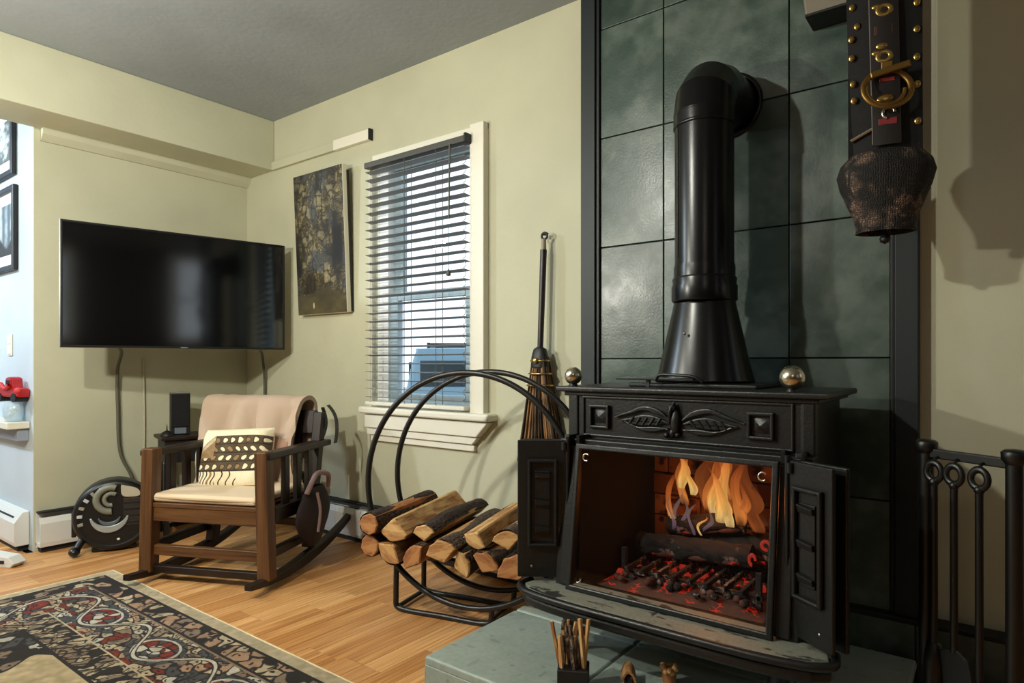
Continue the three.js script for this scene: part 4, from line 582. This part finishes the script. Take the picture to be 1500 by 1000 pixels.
// ---------- hoop log rack with firewood ----------
{
  const RX = [-1.593, 0, -1.804], RY = 0.2443, rk = thing('log_rack', 'tall round black iron hoop rack holding firewood left of the stove', 'log rack', RX, RY), zb = -0.21, R = 0.44, cy = 0.5;
  for (const z of [0, zb]) part(rk, 'hoop', torus(R, 0.0115, Math.PI * 2, 10, 110).translate(0, cy, z), M.black);
  for (const z of [0, zb]) part(rk, 'foot_bar', tube([[-0.306, 0.185, z], [-0.308, 0.06, z], [-0.305, 0.02, z], [-0.27, 0.011, z], [-0.1, 0.011, z], [0.07, 0.011, z], [0.1, 0.02, z], [0.11, 0.075, z]], 0.011, 70, 8), M.black);
  for (const x of [-0.306, 0.09]) part(rk, 'foot_link', rod([x, 0.014, 0], [x, 0.014, zb], 0.009), M.black);
  for (const x of [-0.33, 0.33]) part(rk, 'side_link', rod([x, cy - Math.sqrt(R * R - x * x), 0], [x, cy - Math.sqrt(R * R - x * x), zb], 0.01), M.black);
  for (const z of [-0.03, zb + 0.03]) part(rk, 'bearer', rod([-0.335, 0.218, z], [0.335, 0.218, z], 0.01), M.black);
  const split = (r, L, a, sd, mb, ms, label, x, y, tilt, roll, dz = 0) => {      // wedge of a round log, bark on the arc
    const jig = (i) => 1 + 0.12 * (hash(i, sd) - 0.5), arc = []; for (let i = 0; i <= 8; i++) { const t = -a / 2 + a * i / 8 + Math.PI / 2; arc.push([Math.cos(t) * r * jig(i), Math.sin(t) * r * jig(i)]); }
    const cyy = a > 5 ? 0 : -0.15 * r, core = a > 5 ? arc.slice(0, 8) : [[0.08 * r, cyy]].concat(arc).concat([[-0.06 * r, cyy + 0.03 * r]]), cm = r * (a > 5 ? 0 : 0.45);
    const [cx, , cz] = [RX[0] + x * Math.cos(RY) + (zb / 2 + dz) * Math.sin(RY), 0, RX[2] - x * Math.sin(RY) + (zb / 2 + dz) * Math.cos(RY)];
    const t = thing('firewood_log', label, 'log', [cx, y, cz], RY, 'firewood in the hoop rack'); t.rotation.order = 'YXZ'; t.rotation.z = roll; t.rotation.x = tilt;
    const w = slab(shape(core), L, 0.004, 1).translate(0, -cm, -L / 2), P = w.attributes.position; for (let i = 0; i < P.count; i++) { const z = P.getZ(i); P.setX(i, P.getX(i) + 0.02 * (fbm(z * 5 + sd, sd, 2) - 0.5)); P.setY(i, P.getY(i) + 0.02 * (fbm(z * 5, sd + 7, 2) - 0.5)); }
    part(t, 'split_wood', w, M.splits[ms], { grain: 2 });
    part(t, 'bark', grid(16, 14, (u, v) => { const th = -a / 2 + a * u + Math.PI / 2, z = (v - 0.5) * (L - 0.012), k = 1.03 + 0.1 * (fbm(u * 6 + sd, v * 6, 3) - 0.3); return [Math.cos(th) * r * k + 0.02 * (fbm(z * 5 + sd, sd, 2) - 0.5), Math.sin(th) * r * k - cm + 0.02 * (fbm(z * 5, sd + 7, 2) - 0.5), z]; }), M.barks[mb]);
  };
  [[0.042, 0.46, 6.2, 1, 1, 1, 'small round log at the far left of the hoop rack, low against the hoop', -0.34, 0.285, 0, 0.3],
   [0.064, 0.46, 2.2, 2, 1, 0, 'split log with a pale face, bottom left in the hoop rack', -0.25, 0.268, 0, 2.5],
   [0.06, 0.46, 2.4, 3, 0, 1, 'orange-faced split log with a knot, lowest on the left of the rack', -0.155, 0.262, 0, 0.9],
   [0.074, 0.5, 1.9, 4, 2, 2, 'wide split log with a pale top face on the left of the pile', -0.24, 0.362, 0.03, 3.1, -0.02],
   [0.042, 0.46, 6.2, 5, 1, 1, 'round dark-barked log on top of the left of the pile', -0.335, 0.37, 0, 0, 0.02],
   [0.07, 0.48, 2.3, 6, 0, 0, 'grey-barked split log at the middle of the pile', -0.03, 0.305, 0.03, 0.3],
   [0.056, 0.4, 2.2, 7, 1, 2, 'pale split log standing tilted in the middle of the rack', 0.05, 0.272, 0.06, -1.2, 0.02],
   [0.06, 0.44, 2.2, 8, 0, 1, 'split log with an orange end at the right of the middle of the pile', 0.135, 0.268, 0, -0.4],
   [0.074, 0.44, 2.6, 9, 1, 1, 'stout split log at the right end of the rack beside the stove plate', 0.245, 0.272, 0, 0.4],
   [0.052, 0.46, 2.1, 10, 1, 2, 'slim pale split log lying high on the right of the pile', 0.09, 0.355, 0.05, 2.7, -0.02],
   [0.058, 0.46, 2.2, 11, 0, 0, 'bark-topped split log high on the far right of the pile', 0.215, 0.372, 0.02, 0.2],
   [0.052, 0.46, 2.2, 12, 1, 2, 'dark split log between the left and middle logs at the top', -0.13, 0.356, 0.02, 0.1, -0.03]].forEach(([r, L, a, sd, mb, ms, lab, x, y, ti, ro, dz]) => split(r, L, a, sd, mb, ms, lab, x, y, ti, ro, dz));
}
// ---------- hearth broom on the wall ----------
{
  const b = thing('hearth_broom', 'straw hearth broom with a dark handle hanging on the wall behind the log rack', 'broom', [-1.565, 0, ZB + 0.055]);
  part(b, 'handle', rod([0, 1.0, 0], [0.012, 1.46, -0.01], 0.0125, 0.0145, 14), mat(0x1e0f0c, 0.4)); part(b, 'pale_handle_end', rod([0.012, 1.46, -0.01], [0.013, 1.505, -0.01], 0.012, 0.010), mat(0x8a7c66, 0.5)); part(b, 'leather_loop', [torus(0.014, 0.005, Math.PI * 2, 8, 20).translate(0.013, 1.52, -0.015), ball(0.012, 0.012, 1.53, -0.02, 1.5, 0.6, 1, 12)], M.dark);
  const cols = [0x6b5136, 0x3a2a1c, 0xa9794a, 0x2a2018, 0x8c6a44].map((c) => mat(c, 0.85)), sets = [[], [], [], [], []];
  for (let i = 0; i < 230; i++) { const u = rr(-1, 1), w = rr(-1, 1), top = [u * 0.03, 1.0 + rr(-0.02, 0.02), w * 0.02], mid = [u * 0.055, 0.85, w * 0.03], bot = [u * 0.115 + rr(-0.006, 0.006), 0.56 + rr(-0.02, 0.02), w * 0.036]; sets[Math.floor(rnd() * 5)].push(rod(top, mid, 0.0042, 0.0042, 5), rod(mid, bot, 0.0042, 0.003, 5)); }
  sets.forEach((g, i) => part(b, 'bristle_bundle', g, cols[i], { kind: 'stuff' }));
  part(b, 'neck', lathe([[0.013, 1.045], [0.03, 1.035], [0.04, 1.0], [0.043, 0.96], [0.04, 0.955]], 24).scale(1, 1, 0.75), M.dark); for (const y of [0.985, 0.93, 0.88]) part(b, 'binding', torus(0.043 + (0.985 - y) * 0.16, 0.0045, Math.PI * 2, 8, 30).rotateX(Math.PI / 2).scale(1, 1, 0.72).translate(0, y, 0), M.brass);
  part(b, 'brass_knob', ball(0.014, 0, 0.985, 0.034, 1, 1, 0.7, 14), M.brass);
}
// ---------- cow bell on a studded strap, and what it hangs from ----------
{
  const t = thing('wall_box', 'pale tapered box fixed high on the slate tiles above the bell strap', 'wall box', [-0.425, 2.078, ZB + 0.02]);
  part(t, 'case', slab(shape([[-0.065, 0], [0.14, 0], [0.16, 0.3], [-0.1, 0.3]]), 0.11, 0.006), mat(0x7d7666, 0.7)); part(t, 'underside_shade', box(-0.066, 0.142, -0.006, 0.002, 0.002, 0.112, 0.002), M.dark); part(t, 'hook_arm', [rod([0.12, 0.17, 0.1], [0.155, 0.189, 0.25], 0.008), rod([0.07, 0.189, 0.25], [0.27, 0.189, 0.25], 0.008)], M.dark);  // thin dark sheet below the case stands in for its underside shade
  const b = thing('cow_bell', 'large rough dark cow bell on a wide black strap with brass studs and a buckle', 'bell', [-0.252, 1.3, -2.035], 0.2), L = mat(0x060505, 0.8, { bumpMap: paintBump, bumpScale: 0.0008 });
  const P = [[0.0, 0.262], [0.06, 0.262], [0.1, 0.252], [0.124, 0.225], [0.134, 0.19], [0.126, 0.15], [0.106, 0.1], [0.088, 0.05], [0.08, 0.012], [0.082, 0.0], [0.076, 0.0], [0.074, 0.014], [0.1, 0.1], [0.118, 0.16], [0.115, 0.21], [0.0, 0.245]];
  const bg = lathe(P, 64).scale(1, 1, 0.72), Q = bg.attributes.position; for (let i = 0; i < Q.count; i++) { const a = Math.atan2(Q.getZ(i), Q.getX(i)), k = 1 + 0.05 * (fbm(Math.cos(a) * 4 + 9, Q.getY(i) * 26 + Math.sin(a) * 4, 3) - 0.5); Q.setX(i, Q.getX(i) * k); Q.setZ(i, Q.getZ(i) * k); } bg.computeVertexNormals();
  part(b, 'bell_body', bg, mat(0xffffff, 0.75, { metalness: 0.15, map: tex(256, 256, (u, v) => { const [c, d, id] = cells(u * 40, v * 40), n = fbm(u * 5, v * 5 + 2, 4); return mix3([20, 16, 13], [128, 102, 84], smooth(0.44, 0.64, n) * (0.4 + 0.6 * id) * smooth(0.02, 0.2, d - c)); }, true, [3.5, 3.5]), bumpMap: grey(256, 256, (u, v) => { const [c, d] = cells(u * 44, v * 44); return clamp((d - c) * 1.6) * 0.5 + 0.5 * fbm(u * 14, v * 14, 4); }, [3.5, 3.5]), bumpScale: 0.004 }));
  part(b, 'clapper', [rod([0, 0.23, 0], [0, 0.0, 0], 0.005), lathe([[0, -0.016], [0.012, -0.01], [0.014, 0], [0.006, 0.014], [0, 0.016]], 16).translate(0, -0.008, 0)], M.dark);
  b.children[0].scale.set(0.9, 0.85, 0.9); b.children[0].position.y = 0.038; b.children[1].position.y = 0.03;
  const sy = (v) => 0.95 - v * 0.7;
  const S = part(b, 'strap', sheet(12, 40, 0.007, (u, v) => [(u - 0.5) * (0.18 - 0.02 * v * v) - 0.008 + 0.012 * v * v, sy(v), 0.03 + 0.012 * Math.sin(u * Math.PI) - 0.008 * v]), L);
  part(b, 'rear_strap', sheet(12, 40, 0.007, (u, v) => [(u - 0.5) * 0.17 - 0.005, sy(v), -0.022 - 0.006 * Math.sin(u * 3.1)]), L);
  part(b, 'strap_fold', sheet(12, 16, 0.007, (u, v) => { const a = v * Math.PI; return [(u - 0.5) * 0.175 - 0.008, 0.95 + Math.sin(a) * 0.03, 0.036 - (1 - Math.cos(a)) * 0.032]; }), L);
  part(S, 'centre_band', sheet(6, 40, 0.006, (u, v) => [(u - 0.5) * 0.064 - 0.014 + 0.014 * v, 0.945 - v * 0.68, 0.05 + 0.003 * Math.sin(u * 3.1)]), mat(0x15110f, 0.5));
  for (const s of [-1, 1]) part(S, 'piping', tube([[s * 0.033 - 0.014, 0.94, 0.05], [s * 0.033 - 0.007, 0.6, 0.05], [s * 0.032, 0.27, 0.05]], 0.0024, 30, 6), mat(0x5a4c44, 0.45));
  for (const [x, y] of [[-0.07, 0.605], [-0.084, 0.572], [-0.083, 0.52], [-0.08, 0.448], [-0.078, 0.402], [0.07, 0.638], [0.07, 0.567], [0.07, 0.493], [0.071, 0.42], [0.072, 0.322], [-0.082, 0.66]]) part(S, 'brass_stud', ball(0.0085, x, y, 0.041, 1, 1.2, 0.5, 12), M.brass);
  for (const y of [0.628, 0.503]) part(S, 'brass_plate', [torus(0.0125, 0.006, Math.PI * 2, 8, 20).scale(1.2, 1, 0.6).translate(-0.006, y, 0.057), ball(0.01, -0.024, y + 0.012, 0.056, 1.3, 0.8, 0.5, 12)], M.brass); part(S, 'brass_plate', ball(0.012, -0.012, 0.532, 0.056, 1.3, 0.8, 0.5, 12), M.brass);
  part(S, 'leather_patch', box(-0.03, 0.014, 0.562, 0.588, 0.053, 0.058, 0.002), mat(0x4a2418, 0.6)); part(S, 'red_patch', box(-0.02, 0.024, 0.318, 0.336, 0.054, 0.059, 0.002), mat(0x7a2026, 0.6)); part(S, 'red_patch', box(-0.018, 0.018, 0.434, 0.445, 0.054, 0.06, 0.002), mat(0x9a3228, 0.6));
  part(S, 'buckle', [T(torus(0.054, 0.008, Math.PI * 2, 10, 40).scale(1.08, 1, 0.7), 0.0, 0.41, 0.07, -0.25, 0.25, 0.25), T(torus(0.045, 0.005, 3.4, 8, 30), -0.004, 0.406, 0.075, -0.25, 0.2, 2.9), T(box(-0.046, 0.05, -0.009, 0.009, -0.005, 0.005, 0.004), 0.004, 0.456, 0.078, 0, 0.1, 0.22), box(-0.014, 0.014, 0.455, 0.488, 0.052, 0.06, 0.003)], M.brassDull);
  part(S, 'half_moon_plate', [ball(0.019, -0.004, 0.388, 0.058, 1.1, 0.7, 0.35, 14)], M.brass);
  part(S, 'shackle', [torus(0.014, 0.004, 4.4, 8, 24).translate(0.004, 0.348, 0.06), rod([-0.085, 0.292, 0.036], [-0.026, 0.318, 0.048], 0.005)], M.silver);
}
// ---------- fireplace tool stand ----------
{
  const d = thing('tool_stand', 'black iron fireplace tool stand with two posts at the right edge', 'tool stand', [-0.144, 0, -1.884], -0.5535), W = 0.2;
  for (const x of [0, W]) part(d, 'post', [cyl(0.0165, 0.0165, 0.74, 20).translate(x, 0.4, 0), lathe([[0.0165, 0.755], [0.024, 0.765], [0.025, 0.782], [0.018, 0.788], [0, 0.79]], 24).translate(x, 0, 0)], M.black);
  part(d, 'top_bar', box(0.01, W - 0.01, 0.745, 0.768, -0.008, 0.008, 0.003), M.black); part(d, 'base', [box(-0.012, W + 0.05, 0, 0.03, -0.09, 0.055, 0.01)], M.black);
  for (const x of [0.035, 0.083, 0.14]) part(d, 'hook', tube([[x, 0.75, 0.008], [x, 0.745, 0.018], [x, 0.735, 0.022]], 0.004, 10, 6), M.black);
  const tool = (label, x, kind) => {
    const c = Math.cos(-0.5535), s = Math.sin(-0.5535), t = thing('fireplace_tool', label, 'fireplace tool', [-0.144 + x * c + 0.022 * s, 0, -1.884 - x * s + 0.022 * c], -0.5535, 'tools on the stand');
    part(t, 'loop_handle', torus(0.0185, 0.0075, Math.PI * 2, 8, 30).scale(1, 1.15, 1).translate(0, 0.715, 0), M.black); part(t, 'shaft', [rod([0, 0.69, 0], [0, 0.3, 0], 0.0085), ball(0.011, 0, 0.69, 0, 1, 1, 1, 12)], M.black);
    if (kind === 0) part(t, 'shovel_blade', [slab(splineShape([[0, 0.31], [0.02, 0.3], [0.04, 0.27], [0.045, 0.12], [0, 0.1], [-0.045, 0.12], [-0.04, 0.27], [-0.02, 0.3]]), 0.006, 0.002).translate(0.0, 0, -0.002)], M.black);
    if (kind === 1) part(t, 'poker_tip', [rod([0, 0.3, 0], [0, 0.08, 0], 0.0085, 0.004), tube([[0, 0.17, 0], [0.02, 0.15, 0], [0.028, 0.18, 0]], 0.005, 14)], M.black);
    if (kind === 2) part(t, 'brush_head', lathe([[0.0, 0.31], [0.016, 0.3], [0.022, 0.26], [0.03, 0.12], [0, 0.12]], 24), M.black);
  };
  tool('black brush with a loop handle hanging leftmost on the tool stand', 0.035, 2); tool('black shovel with a loop handle hanging in the middle of the tool stand', 0.083, 0); tool('black poker with a loop handle hanging rightmost on the tool stand', 0.14, 1);
}
// ---------- kindling on the hearth ----------
{
  const t = thing('kindling_bundle', 'bundle of pale splintered kindling standing in a small black holder before the stove', 'kindling', [-0.915, 0.1, -1.475], 0.5);
  part(t, 'holder', [box(-0.042, 0.042, 0, 0.062, -0.035, 0.035, 0.004)], M.dark);
  for (let i = 0; i < 26; i++) { const x = rr(-0.036, 0.036), z = rr(-0.028, 0.028), h = rr(0.1, 0.185), k = rr(0.0, 0.03); part(t, 'stick', T(box(-rr(0.003, 0.007), rr(0.003, 0.007), 0, h, -0.004, 0.004, 0.0015), x, 0.01, z, rr(-0.1, 0.1), rr(0, 3), -0.16 + rr(-0.12, 0.12)), i % 3 ? M.splits[2] : M.barks[2], { grain: 1 }); }
  const bend = thing('kindling_piece', 'curved pale piece of bark on the hearth under the stove plate', 'kindling', [-0.818, 0.1, -1.605], 0.5); part(bend, 'bark_curl', sheet(10, 12, 0.006, (u, v) => { const a = u * 2.4 + 0.3; return [0.022 * Math.cos(a), 0.002 + 0.05 * Math.sin(a) * (1 - 0.12 * v), v * 0.05]; }), M.splits[0]); part(bend, 'dark_core', box(-0.012, 0.014, 0.001, 0.032, 0.01, 0.045, 0.006), M.barks[1]);
  const k2 = thing('kindling_piece', 'knobbly tan stub of wood on the hearth under the middle of the stove', 'kindling', [-0.722, 0.1, -1.66], 0.2); part(k2, 'stub', [cyl(0.018, 0.02, 0.045, 14).translate(0, 0.0225, 0)], M.splits[1]); part(k2, 'knob', Array.from({ length: 12 }, (_, i) => ball(0.008, 0.018 * Math.cos(i * 2.4), 0.04 + 0.006 * Math.sin(i * 1.7), 0.018 * Math.sin(i * 2.4), 1, 1, 1, 10)), M.splits[2]);
}
// ---------- rug ----------
{
  const X0 = -3.288, X1 = -0.95, Z0 = -1.245, Z1 = 0.75, W = X1 - X0, D = Z1 - Z0;
  const cream = [226, 206, 168], ink = [40, 32, 28], taupe = [164, 140, 116], rust = [150, 50, 30], blush = [206, 164, 130], ash = [84, 84, 86], ivory = [236, 228, 208];
  const art = tex(1400, 1200, (u, v) => {
    const x = u * W, z = v * D, d = Math.min(x, W - x, z, D - z), n = fbm(x * 40, z * 40, 2), s = d === x || d === W - x ? z : x;
    let k;
    const motif = (sx, sz, pal) => { const wx = x + 0.07 * fbm(x * 18, z * 18, 3), wz = z + 0.07 * fbm(x * 18 + 9, z * 18, 3), [a, b, id] = cells(wx * sx, wz * sz); const e = b - a; let c = pal[Math.floor(id * pal.length)]; if (e < 0.13) c = ink; else if (e < 0.2) c = mix3(ink, c, 0.5); else if (a < 0.12) c = ink; return c; };
    if (d < 0.05) k = cream;
    else if (d < 0.062) k = ink;
    else if (d < 0.14) k = motif(16, 16, [blush, taupe, cream, cream, ink, blush]);
    else if (d < 0.15) k = ink; else if (d < 0.158) k = taupe;
    else if (d < 0.36) { k = motif(20, 32, [ash, taupe, ivory, cream, cream, blush, rust]); const c = Math.hypot(((s + 0.12) % 0.46) - 0.23, (d - 0.258) * 1.5), [a, b, id] = cells(x * 26, z * 26); if (c < 0.13) { k = c < 0.04 ? [ivory, rust, ivory][Math.floor(id * 3)] : c < 0.1 ? (id < 0.5 ? rust : id < 0.72 ? ivory : ash) : ash; if (b - a < 0.14) k = ink; if (Math.abs(c - 0.1) < 0.006) k = ivory; } const w = Math.abs(d - 0.255 - 0.07 * Math.sin(s * 13.7)); if (w < 0.006) k = ivory; else if (w < 0.011) k = ink; }
    else if (d < 0.368) k = cream;
    else if (d < 0.47) { k = motif(34, 20, [taupe, cream, taupe, ink, cream, cream]); const q = Math.abs(((s + (d - 0.42) * 0.8) * 16) % 1 - 0.5); if (q < 0.09) k = ink; }
    else if (d < 0.482) k = ink;
    else { k = [228, 204, 160]; const cx = Math.min(x, W - x) - 0.482, cz = Math.min(z, D - z) - 0.482, c = Math.hypot(cx, cz) + 0.045 * Math.sin(Math.atan2(cz, cx) * 11); if (c < 0.3) { k = motif(15, 15, [ink, ivory, taupe, ash, ink]); } else if (c < 0.315) k = ink; }
    return mix3(k, [k[0] * 0.75, k[1] * 0.74, k[2] * 0.72], n);
  });
  const weave = grey(128, 128, (u, v) => 0.5 + 0.5 * Math.sin(u * 201) * Math.sin(v * 201), [120, 100]);
  const t = thing('area_rug', 'cream rug with a dark floral border on the wooden floor', 'rug', [(X0 + X1) / 2, 0, (Z0 + Z1) / 2]);
  part(t, 'pile', grid(120, 100, (u, v) => [(u - 0.5) * W, 0.011 + 0.0012 * (fbm(u * 30, v * 26, 2) - 0.5), (v - 0.5) * D]).scale(1, 1, 1), mat(0xffffff, 0.95, { map: art, bumpMap: weave, bumpScale: 0.0015, side: THREE.DoubleSide }), { keepUV: true });
  part(t, 'binding', [box(-W / 2 - 0.004, W / 2 + 0.004, 0.001, 0.012, -D / 2 - 0.006, -D / 2 + 0.004, 0.004), box(-W / 2 - 0.004, W / 2 + 0.004, 0.001, 0.012, D / 2 - 0.004, D / 2 + 0.006, 0.004), box(-W / 2 - 0.006, -W / 2 + 0.004, 0.001, 0.012, -D / 2, D / 2, 0.004), box(W / 2 - 0.004, W / 2 + 0.006, 0.001, 0.012, -D / 2, D / 2, 0.004)], mat(0xd8c49c, 0.95));
}
renderer.render(scene, camera);
